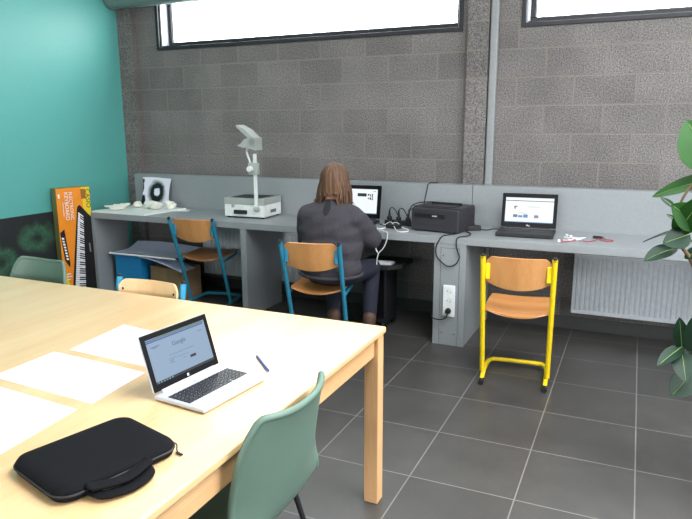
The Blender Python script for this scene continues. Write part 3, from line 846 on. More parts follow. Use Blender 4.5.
# white keys and black keys run down the picture
def ke(u, v):   # u across keys 0..1, v along 0..1
    l0, l1 = Vector((.60, .215)), Vector((.30, .925)); r0, r1 = Vector((.745, .255)), Vector((.63, .935))
    q = l0.lerp(l1, v).lerp(r0.lerp(r1, v), u); return (q.x, q.y)
pr('white_keys', M['whiteprint'], [[ke(0, i / 36 + .002), ke(1, i / 36 + .002), ke(1, (i + 1) / 36 - .002), ke(0, (i + 1) / 36 - .002)] for i in range(36)], .0018)
bk = []
for i in range(36):
    if i % 7 not in (2, 6): bk.append([ke(.38, (i + .68) / 36), ke(1, (i + .68) / 36), ke(1, (i + 1.32) / 36), ke(.38, (i + 1.32) / 36)])
pr('black_keys', M['blackprint'], bk, .0023)
pr('small_keyboard_picture', M['blackprint'], [[(.02, .38), (.15, .35), (.235, .66), (.21, .69), (.09, .62)]], .0012)
pr('small_white_keys', M['whiteprint'], [[(.05 + .012 * i, .42 + .026 * i), (.115 + .012 * i, .425 + .026 * i), (.12 + .012 * i, .44 + .026 * i), (.055 + .012 * i, .437 + .026 * i)] for i in range(8)], .0018)
pr('fine_print', M['whiteprint'], [[(.10, .74), (.22, .74), (.22, .75), (.10, .75)], [(.10, .765), (.25, .765), (.25, .772), (.10, .772)], [(.1, .79), (.2, .79), (.2, .797), (.1, .797)], [(.05, .05), (.1, .05), (.1, .085), (.05, .085)], [(.17, .12), (.185, .12), (.185, .24), (.17, .24)], [(.80, .955), (.96, .955), (.97, .985), (.82, .985)]], .0027)
pr('control_panel', M['conduit'], [[(.84, .5), (.88, .5), (.89, .58), (.85, .58)]], .0018)
down = (0, 0, -1)
def cl(nm, s, size, u, v, mt, al='LEFT'): lettering(nm, s, size, frame_mx(uv(u, v, .0016), (0, 0, -1), (0, 1, 0)), mt, k, .0003, al)
cl('product_lettering', 'ELECTRONIC', .041, .415, .035, M['whiteprint'])
cl('product_lettering', 'KEYBOARD', .047, .28, .035, M['whiteprint'])
cl('brand_lettering', 'CASIO', .058, .925, .02, M['blackprint'])
p = thing('black_painting', 'black painted board with green rings leaning on the teal wall', 'painting', (-.436, -1.02, 0))
MB().box(-.012, -1.6, .002, .0, .12, .8, .002).build('panel', M['painting'], p)

# ================================================================== LEFT END OF THE DESK
b = thing('model_board', 'white foam board under the plaster models on the desk', 'board', (0, 0, .7705))
m = MB(); m.prism([(-.265, -.72, 0), (.335, -.735, 0), (.385, -.24, 0), (-.24, -.22, 0)], (0, 0, .012)); m.build('foam_board', M['foamboard'], b)
m = MB(); m.prism([(.34, -.40, -.0003), (.50, -.36, -.0003), (.44, -.24, -.0003), (.386, -.245, -.0003)], (0, 0, .0008)); m.build('loose_sheet', M['foamboard'], b)
b['label'] = 'white foam board under the plaster models at the left end of the desk'
def rock(label, x, y, rx, ry, rz_, seed, flat=False):
    rnd = random.Random(seed)
    o = thing('plaster_model', label, 'model', (x, y, .7825), rnd.uniform(0, 3) if not flat else .2, 'white plaster models on the foam board')
    bm = bmesh.new(); bmesh.ops.create_icosphere(bm, subdivisions=3, radius=1)
    dirs = [(Vector((rnd.gauss(0, 1), rnd.gauss(0, 1), rnd.gauss(0, .6))).normalized(), rnd.uniform(.15, .5) * (1 if rnd.random() < .7 else -.8)) for _ in range(22)]
    for v in bm.verts:
        s = 1 + sum(a * max(0, v.co.normalized().dot(d_)) ** 6 for d_, a in dirs) - .1
        v.co = Vector((v.co.x * rx * s, v.co.y * ry * s, max(0, (v.co.z * .9 + .72) * rz_ * s)))
    m = MB(); m.bm.free(); m.bm = bm
    m.build('cast_body', M['plastermodel'], o, 80)
    m = MB()
    for i in range(5):
        a = rnd.uniform(0, 6.28); q = rnd.uniform(.3, .8)
        m.sph((rx * q * cos(a), ry * q * sin(a), rz_ * 1.35), (.012, .009, .010), u=8, v=6)
    m.build('nodule', M['plastermodel'], o, 80)
for i, (lab, x, y, rx, ry, rz_) in enumerate((
        ('white plaster model farthest left on the foam board', -.185, -.47, .075, .05, .022),
        ('white plaster lump at the front edge of the foam board', -.085, -.60, .05, .04, .018),
        ('white plaster lump second from the left in the rear row', -.06, -.37, .05, .04, .03),
        ('white plaster lump in front of the rosette print', .07, -.37, .055, .04, .03),
        ('jagged white plaster lump right of the rosette print centre', .185, -.42, .05, .04, .034),
        ('white plaster ring-like lump at the right end of the models', .275, -.32, .04, .035, .036))):
    rock(lab, x, y, rx, ry, rz_, 40 + i)
# printed sheet leaning against the upstand
s = thing('rosette_print', 'white printed sheet with a black rosette leaning on the upstand', 'print', (.0, -.25, .7832))
def rs(u, v):
    a = u - .5
    return (a * (.335 - .03 * v * (1 - v) * 4) + .03, .055 * v + .010 * math.cos(pi * a) + .004, .001 + v * .258 + .003 * sin(5 * u))
MB().slab(rs, 24, 16, .0012).build('sheet', M['rosette'], s, 70)

# ================================================================== OVERHEAD PROJECTOR
o = thing('overhead_projector', 'white overhead projector with raised arm and mirror head on the desk', 'projector', (1.192, -.515, .77), .05)
m = MB(); m.box(-.185, 0, .012, .185, .30, .112, .005); m.build('body', M['offwhite'], o)
m = MB(); m.box(-.187, -.002, .113, .187, .302, .165, .005); m.build('upper_case', M['greyen'], o)
m = MB(); m.box(-.14, .03, .165, .14, .26, .1675); m.build('glass_stage', M['blackgl'], o)
MB().box(-.09, -.018, .034, .03, .001, .068, .005).build('carry_handle', M['blackpl'], o)
m = MB(); m.box(-.115, -.006, .085, -.09, 0, .14, .002); m.box(-.11, -.011, .095, -.095, -.005, .118, .003); m.build('latch', M['greyen'], o)
m = MB()
for i in range(7): m.box(.185, .11 + i * .014, .04, .1865, .119 + i * .014, .066)
m.build('vent', M['groove'], o)
m = MB()
for x in (-.16, .16):
    for y in (.025, .275): m.cyl((x, y, 0), (x, y, .0125), .014, n=14)
m.build('foot', M['rubber'], o)
m = MB(); m.cyl((.128, -.034, .08), (.128, -.006, .08), .022, bev=.004); m.sph((.128, -.034, .08), (.016, .01, .016)); m.build('post_clamp', M['greyen'], o)
MB().box(.113, -.03, .06, .141, -.012, .525, .003).build('post', M['offwhite'], o)
m = MB(); m.box(.075, -.045, .36, .16, -.004, .455, .006); m.build('carriage', M['greyen'], o)
m = MB(); m.cyl((.10, -.045, .405), (.10, -.075, .405), .026, .023, 20, .004); m.build('focus_knob', M['offwhite'], o)
m = MB(); m.tube([(.088, -.025, .45), (.080, -.025, .475), (.066, -.025, .51), (.058, -.025, .54), (.064, -.025, .562), (.085, -.025, .572), (.13, -.025, .573)], .0085, 12, 4); m.build('bent_arm', M['whitepl'], o)
m = MB(); m.prism([(.168, -.08, .553), (.168, -.08, .648), (.15, -.08, .656), (.105, -.08, .648), (.07, -.08, .64), (.04, -.08, .607), (.0, -.08, .588), (.05, -.08, .575), (.11, -.08, .57)], (0, .11, 0)); m.build('lens_head', M['greyen'], o)
MB().cyl((.142, -.081, .622), (.142, -.09, .622), .024, n=20).build('pivot_disc', M['conduit'], o)
mm = MB(); mm.prism([(.145, -.085, .657), (.105, -.085, .65), (.0, -.085, .738), (.006, -.085, .75), (.08, -.085, .715)], (0, .12, 0)); mm.build('mirror_flap', M['greyen'], o)
m = MB(); m.prism([(.104, -.078, .6494), (.101, -.078, .6495), (.004, -.078, .7295), (.004, -.078, .7325)], (0, .105, 0)); m.build('mirror', M['chrome'], o)

# ================================================================== PRINTER AND CABLES
o = thing('printer', 'charcoal laser printer on the desk above the socket leg', 'printer', (2.825, -.594, .77), -.155)
Wp, Dp, Hp = .365, .30, .172
m = MB(); m.box(-Wp / 2, 0, .006, Wp / 2, Dp, Hp - .006, .008, 3); m.build('body', M['darkpl'], o)
m = MB(); m.box(-Wp / 2 + .004, .03, Hp - .008, Wp / 2 - .004, Dp - .005, Hp + .004, .004); m.build('top_cover', M['darkpl'], o)
m = MB(); m.prism([(-.12, .05, Hp + .004), (.12, .05, Hp + .004), (.10, .2, Hp + .0045), (-.10, .2, Hp + .0045)], (0, 0, .004)); m.box(-.12, .2, Hp + .003, .12, .215, Hp + .02, .003); m.build('output_tray', M['darkpl2'], o)
m = MB(); m.box(-Wp / 2 + .022, -.0015, .098, Wp / 2 - .1, .003, .13, .001); m.build('paper_slot', M['darkpl2'], o)
m = MB(); m.box(-Wp / 2 + .035, -.003, .012, Wp / 2 - .1, .002, .066, .003); m.build('paper_drawer', M['darkpl'], o)
m = MB(); m.box(-.018, -.0022, .11, .022, -.001, .121); m.build('maker_plate', M['conduit'], o)
lettering('maker_mark', 'brother', .010, frame_mx((.002, -.0024, .1155), (1, 0, 0), (0, 0, 1)), M['whiteprint'], o, .0002)
m = MB(); m.box(Wp / 2 - .085, -.001, .02, Wp / 2 - .012, .002, .15, .001); m.build('front_door', M['darkpl'], o)
m = MB()
for x in (-.15, .15):
    for y in (.03, .26): m.box(x - .012, y - .012, 0, x + .012, y + .012, .0065)
m.build('foot', M['rubber'], o)

def cable(name, label, pts, r, m_, cat='cable', sm=6):
    ob = MB().tube(pts, r, 8, sm).build(name, m_)
    return tag(ob, label, cat)
cable('looped_cable', 'black cable looping over the front of the socket leg', [(3.03, -.50, .7765), (3.085, -.58, .7755), (3.085, -.68, .7755), (3.05, -.735, .7755), (3.03, -.745, .762), (3.027, -.745, .72), (3.036, -.745, .68), (3.05, -.745, .634), (3.026, -.745, .588), (2.976, -.745, .568), (2.928, -.745, .594), (2.893, -.745, .633), (2.886, -.745, .69), (2.905, -.746, .74), (2.92, -.744, .764), (2.935, -.728, .7755), (2.962, -.66, .7755), (2.985, -.63, .7755)], .0042, M['rubber'])
cable('printer_lead', 'black lead hooked over the top of the upstand behind the printer', [(2.60, -.2, .7765), (2.612, -.193, .86), (2.625, -.186, .95), (2.638, -.183, 1.02), (2.645, -.18, 1.062), (2.657, -.165, 1.0785), (2.682, -.14, 1.0785), (2.70, -.10, 1.0785)], .004, M['rubber'])
cable('power_cable', 'black cord arching from the plug strip onto the printer', [(2.56, -.36, .829), (2.565, -.37, .87), (2.585, -.385, .92), (2.633, -.392, .948), (2.69, -.42, .96), (2.76, -.40, .963), (2.83, -.38, .9540)], .004, M['rubber'])
a = thing('power_adapter', 'black power adapter beside the printer with a cord towards the laptop', 'adapter', (3.06, -.40, .7704), .5)
MB().box(-.05, -.028, 0, .05, .028, .036, .005).build('brick', M['blackpl'], a)
MB().tube([(.048, .0, .012), (.07, -.005, .006), (.1, -.02, .0048), (.145, .02, .0048), (.17, .02, .0048), (.195, .0, .0048)], .0034, 8, 5).build('output_cord', M['rubber'], a)
MB().tube([(-.048, 0, .02), (-.06, .01, .03), (-.05, .04, .05), (-.02, .055, .058), (.02, .045, .04), (.025, .033, .006)], .0032, 8, 5).build('tied_cord', M['rubber'], a)
s = thing('power_strip', 'black power strip with plugs on the desk between laptop and printer', 'power strip', (2.485, -.37, .7704), -.15)
MB().box(-.115, -.028, 0, .125, .028, .036, .006).build('housing', M['blackpl'], s)
for i, x in enumerate((-.085, -.005, .075)):
    pl = MB().cyl((x, 0, .036), (x, 0, .062), .021, .019, 16, .004).build('plug', M['rubber'], s)
    m = MB(); m.cyl((x, 0, .06), (x, 0, .115 - .02 * (i == 2)), .011, .005, 12); m.tube([(x, 0, .10), (x + .006, .01, .125), (x + .02, .04, .115), (x + .03, .08, .06), (x + .035, .10, .02)], .0035, 8, 5); m.build('plug_lead', M['rubber'], pl)
a = thing('charger', 'black laptop charger lying among white leads before the power strip', 'adapter', (2.50, -.53, .7704), -.25)
MB().box(-.055, -.03, 0, .055, .03, .03, .006).build('brick', M['blackpl'], a)
MB().tube([(-.053, 0, .015), (-.08, .01, .008), (-.11, .04, .0045), (-.16, .07, .0045), (-.19, .08, .006)], .0035, 8, 5).build('cord', M['rubber'], a)
m = MB()
m.tube([(2.412, -.44, .774), (2.44, -.56, .774), (2.425, -.63, .774), (2.455, -.66, .774), (2.49, -.70, .774), (2.525, -.738, .7735), (2.53, -.7395, .755), (2.52, -.74, .70), (2.497, -.742, .655), (2.468, -.745, .622), (2.455, -.745, .58), (2.452, -.745, .52), (2.455, -.745, .49)], .0035, 8, 6)
m.tube([(2.428, -.733, .7735), (2.431, -.7395, .755), (2.436, -.742, .70), (2.446, -.745, .65), (2.458, -.745, .622)], .0035, 8, 6)
m.tube([(2.41, -.59, .7738), (2.39, -.64, .7738), (2.405, -.70, .7738), (2.428, -.733, .7735)], .0035, 8, 6)
tag(m.build('white_earphone_cable', M['whitepl']), 'white forked cable hanging over the desk edge beside the person', 'cable')
cable('white_lead', 'white lead looped on the desk beside the power strip', [(2.40, -.335, .774), (2.42, -.43, .776), (2.50, -.475, .806), (2.56, -.52, .78), (2.63, -.58, .774), (2.64, -.66, .774), (2.60, -.68, .774), (2.55, -.62, .776), (2.46, -.48, .808), (2.40, -.45, .780), (2.37, -.40, .775)], .0032, M['whitepl'])

# earphones and dongle right of the laptop
m = MB()
m.tube([(3.665, -.60, .774), (3.71, -.565, .774), (3.76, -.52, .774), (3.80, -.55, .774), (3.85, -.575, .774), (3.885, -.50, .774), (3.90, -.44, .774), (3.925, -.42, .774), (3.95, -.45, .774), (3.985, -.46, .774), (3.99, -.50, .774), (3.95, -.52, .774), (3.905, -.47, .7745)], .0028, 8, 6)
m.tube([(3.69, -.66, .774), (3.74, -.60, .774), (3.77, -.56, .7775), (3.72, -.50, .774)], .0028, 8, 6)
tag(m.build('red_cable', M['red']), 'thin red cable winding over the desk right of the laptop', 'cable')
d = thing('usb_stick', 'small black usb adapter on the red cable', 'adapter', (3.895, -.41, .7704), -.3)
MB().box(-.03, -.012, .0, .03, .012, .016, .003).build('housing', M['blackpl'], d)
MB().box(.03, -.007, .004, .044, .007, .011).build('connector', M['chrome'], d)
m = MB()
for i in range(5):
    q = random.Random(i)
    m.tube([(3.68 + .03 * i, -.43 - q.uniform(0, .18), .773 + .001 * i) if j == 0 else (3.68 + q.uniform(0, .15), -.42 - q.uniform(0, .2), .7735 + .0045 * j * (i % 2) + .001 * i) for j in range(4)], .002, 6, 6)
e = tag(m.build('white_earphones', M['whitepl']), 'tangled white earphones on the desk right of the black laptop', 'earphones')
m = MB()
for q in ((3.70, -.42, .782), (3.73, -.46, .782), (3.675, -.655, .780)): m.sph(q, (.010, .008, .0095), u=10, v=8)
m.build('earbud', M['whitepl'], e)

# ================================================================== UNDER THE DESK
b = thing('blue_crate', 'blue box under the left end of the desk with paper on top', 'box', (-.13, -.60, 0))
MB().box(-.03, 0, .0, .265, .30, .375, .008).build('box_body', M['blue'], b)
m = MB(); m.box(-.036, -.006, .355, .271, .306, .384, .006); m.build('lid', M['blue'], b)
b = thing('cardboard_box', 'brown cardboard box under the desk behind the empty chair', 'box', (.33, -.56, 0), -.12)
MB().box(-.14, 0, 0, .22, .26, .285, .002).build('carton', M['card'], b)
m = MB(); m.prism([(-.14, 0, .2855), (.04, 0, .2855), (.04, .26, .2855), (-.14, .26, .2855)], (0, 0, .003)); m.prism([(.043, 0, .2855), (.22, 0, .2855), (.22, .26, .2855), (.043, .26, .2855)], (0, 0, .003)); m.build('flap', M['card'], b)
m = MB(); m.box(.02, -.001, .18, .06, 0, .285); m.box(.02, 0, .2886, .06, .26, .2892); m.build('tape', M['tape'], b)
s = thing('paper_roll', 'curled pale paper sheets lying on the blue box and the carton', 'paper', (-.18, -.62, .386))
def curl(k):
    def f(u, v):
        y = v * .30; z = .0075 + .05 * max(0, v - .62) ** 1.4 * 4 + (.012 * sin(4 * u) + .012) * v
        z += .045 * max(0, .18 - v) ** 1.3 * 3
        return (u * .74 + .06 * v, y - .02, z - .075 * u * u * k + .004)
    return f
m = MB(); m.slab(curl(.0), 24, 14, .0012); m.build('top_sheet', M['paperblue'], s, 70)
m = MB(); m.slab(lambda u, v: (.34 + u * .46, v * .2 - .03, .002 - .10 * u ** 1.5 - .0 * v), 12, 8, .0012); m.build('lower_sheet', M['paperblue'], s, 70)
MB().tube([(0.0, -.02, .010), (.74, -.02, .010)], .0085, 12).build('rolled_edge', M['paper'], s)

# black trolley beside the person's legs
t = thing('computer_trolley', 'low black trolley table under the desk right of the person', 'table', (2.44, -.58, 0), .0)
m = MB(); m.prism([(-.19, -.1, .485), (.07, -.1, .485), (.15, .0, .485), (.15, .24, .485), (-.19, .24, .485)], (0, 0, .03)); m.build('top_board', M['blackpl'], t)
MB().box(-.15, -.02, .06, .03, .22, .4848, .004).build('cabinet', M['blackpl'], t)
MB().box(-.135, -.024, .09, .015, -.0195, .46, .002).build('front_panel', M['blackgl'], t)
for x in (-.13, .01):
    for y in (0.0, .2): MB().cyl((x - .01, y, .03), (x + .01, y, .03), .03, n=18).build('caster', M['rubber'], t)
MB().box(-.15, -.02, .055, .03, .22, .0605).build('plinth', M['blackpl'], t)
o = thing('white_keyboard', 'flat white keyboard lying on the black trolley', 'keyboard', (2.405, -.61, .5155), .08)
MB().box(-.13, -.05, 0, .12, .05, .012, .003).build('case', M['silver'], o)
m = MB(); keyboard_mesh(m, -.12, .11, -.045, .045, .012, 5, 14); m.build('keys', M['whitepl'], o, 30)

# ================================================================== PERSON
def skin_mesh(build, voxel, smooth=4):
    m = MB(); build(m)
    bmesh.ops.recalc_face_normals(m.bm, faces=m.bm.faces)
    me = bpy.data.meshes.new('t'); m.bm.to_mesh(me); m.bm.free()
    t = bpy.data.objects.new('t', me); COL.objects.link(t)
    r = t.modifiers.new('r', 'REMESH'); r.mode = 'VOXEL'; r.voxel_size = voxel
    s = t.modifiers.new('s', 'SMOOTH'); s.iterations = smooth; s.factor = .5
    dg = bpy.context.evaluated_depsgraph_get(); dg.update()
    out = bpy.data.meshes.new_from_object(t.evaluated_get(dg))
    bpy.data.objects.remove(t); bpy.data.meshes.remove(me)
    return out
def cap(m, a, b, ra, rb, n=20):
    m.cyl(a, b, ra, rb, n); m.sph(a, ra, u=n, v=12); m.sph(b, rb, u=n, v=12)
def put(name, me, mt, parent):
    me.name = name; me.materials.clear(); me.materials.append(mt); me.shade_smooth()
    o = bpy.data.objects.new(name, me); COL.objects.link(o); o.parent = parent; return o

PX, PY, PR = 2.265, -1.10, .10
person = thing('person', 'person with long brown hair in a dark jumper typing at the desk', 'person', (PX, PY, 0), PR)
SH_L, EL_L, WR_L = Vector((-.158, .0, .925)), Vector((-.225, .12, .745)), Vector((-.13, .37, .80))
SH_R, EL_R, WR_R = Vector((.158, .0, .925)), Vector((.245, .12, .765)), Vector((.12, .385, .80))
HIP_L, KN_L, AN_L = Vector((-.10, .02, .535)), Vector((-.13, .40, .50)), Vector((-.06, .20, .115))
HIP_R, KN_R, AN_R = Vector((.10, .02, .535)), Vector((.17, .38, .50)), Vector((.19, .26, .10))
HD = Vector((.012, .045, 1.15))
def hand(m, w, dirv, side):
    d = Vector(dirv).normalized(); sidev = d.cross(Vector((0, 0, 1))).normalized(); 
    pc = w + d * .055
    mx_ = frame_mx(pc, sidev, d)
    m.sph((0, 0, 0), (.038, .052, .016), mx_ if False else None) if False else m.add(lambda b: bmesh.ops.create_uvsphere(b, u_segments=16, v_segments=10, radius=1), mx_ @ Matrix.Diagonal((.038, .052, .016, 1)))
    for i, L in enumerate((.062, .07, .066, .052)):
        a = pc + d * .042 + sidev * (-.027 + .018 * i)
        k1 = a + d * L * .5 + Vector((0, 0, .008)); k2 = a + d * L * .95 + Vector((0, 0, -.012))
        cap(m, a, k1, .0085, .008, 10); cap(m, k1, k2, .008, .0068, 10)
    th = pc - d * .02 + sidev * (-.034 * side)
    t1 = th + d * .035 + sidev * (-.02 * side); t2 = t1 + d * .03 + sidev * (.002 * side) + Vector((0, 0, -.006))
    cap(m, th, t1, .011, .0095, 10); cap(m, t1, t2, .0095, .008, 10)
def body(m):
    m.sph((0, -.005, .565), (.19, .15, .115)); m.sph((0, .02, .69), (.185, .14, .14)); m.sph((0, .01, .84), (.185, .12, .16))
    cap(m, SH_L, SH_R, .062, .062); cap(m, (0, .0, .95), (0, .03, 1.07), .058, .05)
    m.sph(HD, (.074, .092, .112)); m.sph(HD + Vector((0, .05, -.055)), (.05, .045, .05))      # skull, jaw
    m.sph(HD + Vector((0, .097, -.02)), (.012, .018, .02), u=10, v=8)                          # nose
    m.sph(HD + Vector((0, .088, -.062)), (.024, .010, .007), u=10, v=8)                        # lips
    for sx in (-1, 1):
        m.sph(HD + Vector((sx * .074, .0, -.01)), (.009, .02, .03), u=10, v=8)                  # ears
        m.sph(HD + Vector((sx * .03, .080, .017)), (.018, .01, .007), u=10, v=8)                # brows
    for (s_, e_, w_, sd) in ((SH_L, EL_L, WR_L, -1), (SH_R, EL_R, WR_R, 1)):
        cap(m, s_, e_, .055, .043); cap(m, e_, w_, .042, .028); hand(m, w_, (w_ - e_ + Vector((-sd * .0, .12, 0))) * Vector((1, 1, 0.0)) if False else Vector((-.12 * sd, .5, -.03)), sd)
    for (h_, k_, a_) in ((HIP_L, KN_L, AN_L), (HIP_R, KN_R, AN_R)):
        cap(m, h_, k_, .082, .058); cap(m, k_, a_, .053, .036)
        cap(m, a_ + Vector((0, -.02, -.055)), a_ + Vector((0, .14, -.068)), .034, .026)
put('body', skin_mesh(body, .007, 3), M['skin'], person)
for sx in (-1, 1):
    e_ = MB().sph(HD + Vector((sx * .030, .0765, -.002)), (.0115, .0115, .0065), u=14, v=10).build('eye', M['whitepl'], person)
    MB().sph(HD + Vector((sx * .030, .0866, -.003)), (.0042, .0022, .0042), u=12, v=8).build('iris', M['blackgl'], e_)
def jumper(m):
    m.sph((0, -.015, .585), (.215, .185, .125)); m.sph((0, -.005, .70), (.222, .17, .15)); m.sph((0, -.005, .82), (.222, .15, .16))
    m.sph((0, -.02, .89), (.205, .125, .125)); m.sph((0, .03, .87), (.19, .14, .135)); m.sph((0, .03, .95), (.13, .07, .06))
    cap(m, SH_L + Vector((0, -.01, -.012)), SH_R + Vector((0, -.01, -.012)), .082, .082); cap(m, (0, -.002, .94), (0, .008, .985), .10, .058)
    m.sph(SH_L + Vector((.035, 0, -.005)), (.095, .09, .085)); m.sph(SH_R + Vector((-.035, 0, -.005)), (.095, .09, .085))
    m.sph((-.075, -.0, .965), (.085, .08, .06)); m.sph((.075, -.0, .965), (.085, .08, .06))
    for (s_, e_, w_) in ((SH_L, EL_L, WR_L), (SH_R, EL_R, WR_R)):
        cap(m, s_ + Vector((0, 0, -.02)), e_, .085, .072); cap(m, e_, e_.lerp(w_, .85), .070, .047)
        for i in range(4):      # sleeve folds at the elbow
            q = s_.lerp(e_, .55 + .12 * i); m.sph(q, (.079 - .002 * i, .079, .022), u=14, v=8)
jm = skin_mesh(jumper, .010, 5)
for v in jm.vertices:   # soft knitted folds across the back and a hem
    q = v.co
    v.co = q + v.normal * (.0035 * sin(q.z * 38 + q.x * 9) * sin(q.x * 13 + 1.2) + .002 * sin(q.z * 70 - q.x * 30))
jo = put('jumper', jm, M['sweater'], person)
m = MB()    # hem band
m.tube([(.212 * cos(a), -.014 + .180 * sin(a), .535) for a in [2 * pi * i / 40 for i in range(40)]], .012, 8, closed=True)
m.build('hem', M['sweater'], jo)
# keyhole opening at the nape: laid onto the jumper
bvh = BVHTree.FromPolygons([v.co.copy() for v in jm.vertices], [p.vertices[:] for p in jm.polygons])
m = MB(); ring = []
def onback(x, z):
    h = bvh.ray_cast(Vector((x, -.6, z)), Vector((0, 1, 0)))
    return (h[0] + Vector((0, -.0022, 0))) if h[0] else Vector((x, -.1, z))
cen = m.bm.verts.new(onback(.005, .985)); rings = []
for kq in (.33, .66, 1):
    rings.append([m.bm.verts.new(onback(.005 + .024 * kq * cos(a), .985 + .046 * kq * sin(a))) for a in [2 * pi * i / 24 for i in range(24)]])
for i in range(24):
    m.bm.faces.new((cen, rings[0][i], rings[0][(i + 1) % 24]))
    for a, b_ in zip(rings, rings[1:]): m.bm.faces.new((a[i], b_[i], b_[(i + 1) % 24], a[(i + 1) % 24]))
m.build('keyhole_opening', M['keyhole'], jo)
def trousers(m):
    m.sph((0, -.0, .565), (.212, .172, .118))
    for (h_, k_, a_) in ((HIP_L, KN_L, AN_L), (HIP_R, KN_R, AN_R)):
        cap(m, h_, k_, .092, .068); cap(m, k_, k_.lerp(a_, .86), .065, .050)
put('trousers', skin_mesh(trousers, .011, 4), M['jeans'], person)
for a_ in (AN_L, AN_R):
    def boot(m, a_=a_):
        cap(m, a_ + Vector((0, 0, .06)), a_ + Vector((0, -.015, -.045)), .050, .042)
        cap(m, a_ + Vector((0, -.02, -.05)), a_ + Vector((0, .13, -.062)), .044, .036)
    bm_ = skin_mesh(boot, .008, 3); zmin = min(v.co.z for v in bm_.vertices)
    for v in bm_.vertices: v.co.z = max(v.co.z - zmin * 0, .001)
    put('boot', bm_, M['boot'], person)
# hair: a fitted cap plus hanging locks
def haircap(m):
    m.sph(HD + Vector((0, -.008, .014)), (.088, .102, .112), u=20, v=14)
    m.sph(HD + Vector((0, -.05, -.03)), (.088, .056, .06)); m.sph(HD + Vector((.055, -.02, -.075)), (.042, .062, .09)); m.sph(HD + Vector((-.062, -.02, -.07)), (.04, .062, .085))
    m.sph(HD + Vector((.075, -.035, -.13)), (.028, .03, .06)); m.sph(HD + Vector((-.075, -.03, -.105)), (.03, .035, .05))
hm = skin_mesh(haircap, .008, 4)
for v in hm.vertices:
    q = v.co - HD
    if q.y > .055 and q.z < .06: v.co.y = HD.y + .055 + (q.y - .055) * .1      # leaves the face free
ho = put('hair', hm, M['hair'], person)
rnd = random.Random(3)
for mt, cnt, sd in ((M['hair'], 150, 1), (M['hair2'], 60, 2)):
    m = MB(); rnd = random.Random(sd)
    for i in range(cnt):
        a = rnd.uniform(-2.5, 2.5)     # angle around the head, 0 = back of head
        x, y = sin(a), -cos(a)
        if abs(a) < .55: end = -.080 - .018 * rnd.random()
        elif a < 0: end = -.125 - .025 * rnd.random()
        else: end = -.150 - .05 * rnd.random()
        top = Vector((.012 * x, .01 * y, .118)); 
        pts = [top]
        for f in (.35, .7, 1.0):
            th_ = f * pi / 2
            pts.append(Vector((.090 * sin(th_) * x, -.008 + .104 * sin(th_) * y, .014 + .105 * cos(th_) + .0)))
        lowr = .098 + .02 * rnd.random()
        yl = max(min(y, .25), -1)
        pts.append(Vector((lowr * x * .98, -.012 + .104 * yl * .95, -.06)))
        wv = .014 * sin(i * 1.7)
        pts.append(Vector((lowr * x * 1.0 + wv * .6, -.016 + .098 * yl + .004 * rnd.gauss(0, 1), (-.06 + end) / 2)))
        fl = 1.15 if a < -.5 else (1.12 if a > 1.2 else .98)
        pts.append(Vector((lowr * x * fl - wv, -.02 + .094 * yl + .006 * rnd.gauss(0, 1), end)))
        m.tube([HD + q for q in pts], [.0035, .0055, .006, .006, .0055, .0045, .0015], 6, 4)
    m.build('lock_strands', mt, ho, 80)

# ================================================================== RUBBER PLANT
pl = thing('rubber_plant', 'tall rubber plant with glossy leaves at the right edge by the desk', 'plant', (4.62, -2.15, 0))
O = Vector((4.62, -2.15, 0))
def lathe(m, prof, n=32):
    rings = [[m.bm.verts.new((r_ * cos(2 * pi * i / n), r_ * sin(2 * pi * i / n), z_)) for i in range(n)] for r_, z_ in prof]
    for a, b_ in zip(rings, rings[1:]):
        for i in range(n): m.bm.faces.new((a[i], a[(i + 1) % n], b_[(i + 1) % n], b_[i]))
    m.bm.faces.new(rings[0][::-1]); m.bm.faces.new(rings[-1])
m = MB(); lathe(m, [(.10, 0), (.135, .24), (.15, .245), (.152, .285), (.137, .287), (.13, .25)]); m.build('pot', M['pot'], pl)
m = MB(); lathe(m, [(.128, .235), (.129, .252), (.06, .262)]); m.build('soil', M['soil'], pl)
m = MB()
m.tube([q - O for q in [Vector(v) for v in ((4.60, -2.15, .25), (4.52, -2.16, .55), (4.40, -2.19, .82), (4.315, -2.2, .997), (4.284, -2.2, 1.042), (4.257, -2.2, 1.078), (4.253, -2.2, 1.124), (4.255, -2.2, 1.212), (4.287, -2.2, 1.288), (4.36, -2.2, 1.37), (4.42, -2.18, 1.5))]], [.014, .012, .010, .008, .007, .006, .006, .005, .005, .005, .004], 10, 5)
m.build('stem', M['stem'], pl)
m = MB(); m.tube([Vector(v) - O for v in ((4.63, -2.16, .25), (4.56, -2.18, .42), (4.43, -2.2, .55), (4.35, -2.2, .61), (4.318, -2.2, .652), (4.312, -2.2, .70))], [.011, .009, .007, .006, .005, .004], 10, 5)
m.build('stem', M['stem'], pl)
m = MB(); m.tube([Vector(v) - O for v in ((4.265, -2.2, 1.063), (4.30, -2.2, 1.075), (4.36, -2.2, 1.12), (4.42, -2.18, 1.2))], .004, 8, 5); m.build('stem', M['stem'], pl)
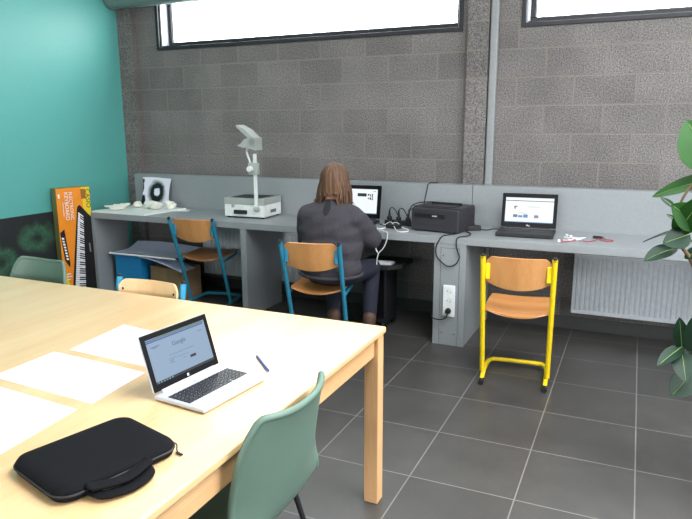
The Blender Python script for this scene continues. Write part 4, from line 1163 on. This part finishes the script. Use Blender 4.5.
LV = [((4.361, -2.2, 1.339), (4.251, -2.15, 1.529), .17, 'f', 0), ((4.362, -2.2, 1.318), (4.152, -2.1, 1.238), .09, 'u', 0),
      ((4.328, -2.2, 1.137), (4.227, -2.28, 1.22), .10, 'f', 0), ((4.252, -2.2, 1.098), (4.322, -2.3, 1.262), .09, 'f', 0),
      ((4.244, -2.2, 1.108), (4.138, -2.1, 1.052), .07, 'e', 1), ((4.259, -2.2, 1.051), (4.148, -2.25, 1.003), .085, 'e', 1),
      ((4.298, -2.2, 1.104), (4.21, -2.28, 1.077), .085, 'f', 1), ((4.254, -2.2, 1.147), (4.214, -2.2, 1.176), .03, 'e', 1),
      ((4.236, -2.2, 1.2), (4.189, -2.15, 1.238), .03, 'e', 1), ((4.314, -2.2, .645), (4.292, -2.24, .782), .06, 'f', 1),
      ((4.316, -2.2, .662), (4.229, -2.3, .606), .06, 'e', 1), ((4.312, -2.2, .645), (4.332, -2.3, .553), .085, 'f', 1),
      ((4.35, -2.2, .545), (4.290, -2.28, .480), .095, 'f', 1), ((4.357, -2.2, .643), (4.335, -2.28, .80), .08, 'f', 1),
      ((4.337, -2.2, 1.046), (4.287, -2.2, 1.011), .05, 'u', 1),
      ((4.42, -2.18, 1.50), (4.47, -2.12, 1.70), .10, 'f', 0), ((4.42, -2.18, 1.2), (4.55, -2.25, 1.27), .09, 'u', 0), ((4.40, -2.19, .82), (4.56, -2.3, .90), .09, 'u', 0)]
VD = Vector((.08, -.97, .25)).normalized()      # rough facing of the leaf blades towards the windowless room side
for b0, t0, wd, kind, dark in LV:
    B_, T_ = Vector(b0) - O, Vector(t0) - O
    ax = T_ - B_; L = ax.length; ax.normalize()
    nf = {'f': VD, 'u': Vector((0, -.62, .78)), 'e': Vector((.05, -.33, .94))}[kind]
    nf = (nf - ax * nf.dot(ax)).normalized(); sd = ax.cross(nf)
    def lf(u, v, B_=B_, ax=ax, L=L, nf=nf, sd=sd, wd=wd):
        a = (u - .5) * 2
        prof_ = max(0.0, sin(pi * min(1, v ** .82 * 1.0))) ** .72
        if v > .93: prof_ *= .92
        h = wd / 2 * prof_ + .0006
        return B_ + ax * (v * L) + sd * (a * h) + nf * (.16 * abs(a) * h - .10 * L * (v - .25) ** 2)
    m = MB(); m.slab(lf, 10, 20, .0012)
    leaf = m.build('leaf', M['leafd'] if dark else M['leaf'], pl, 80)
    MB().tube([lf(.5, i / 12) + nf * .0008 for i in range(12)], [.0018, .0006], 6).build('midrib', M['leafrib'], leaf)
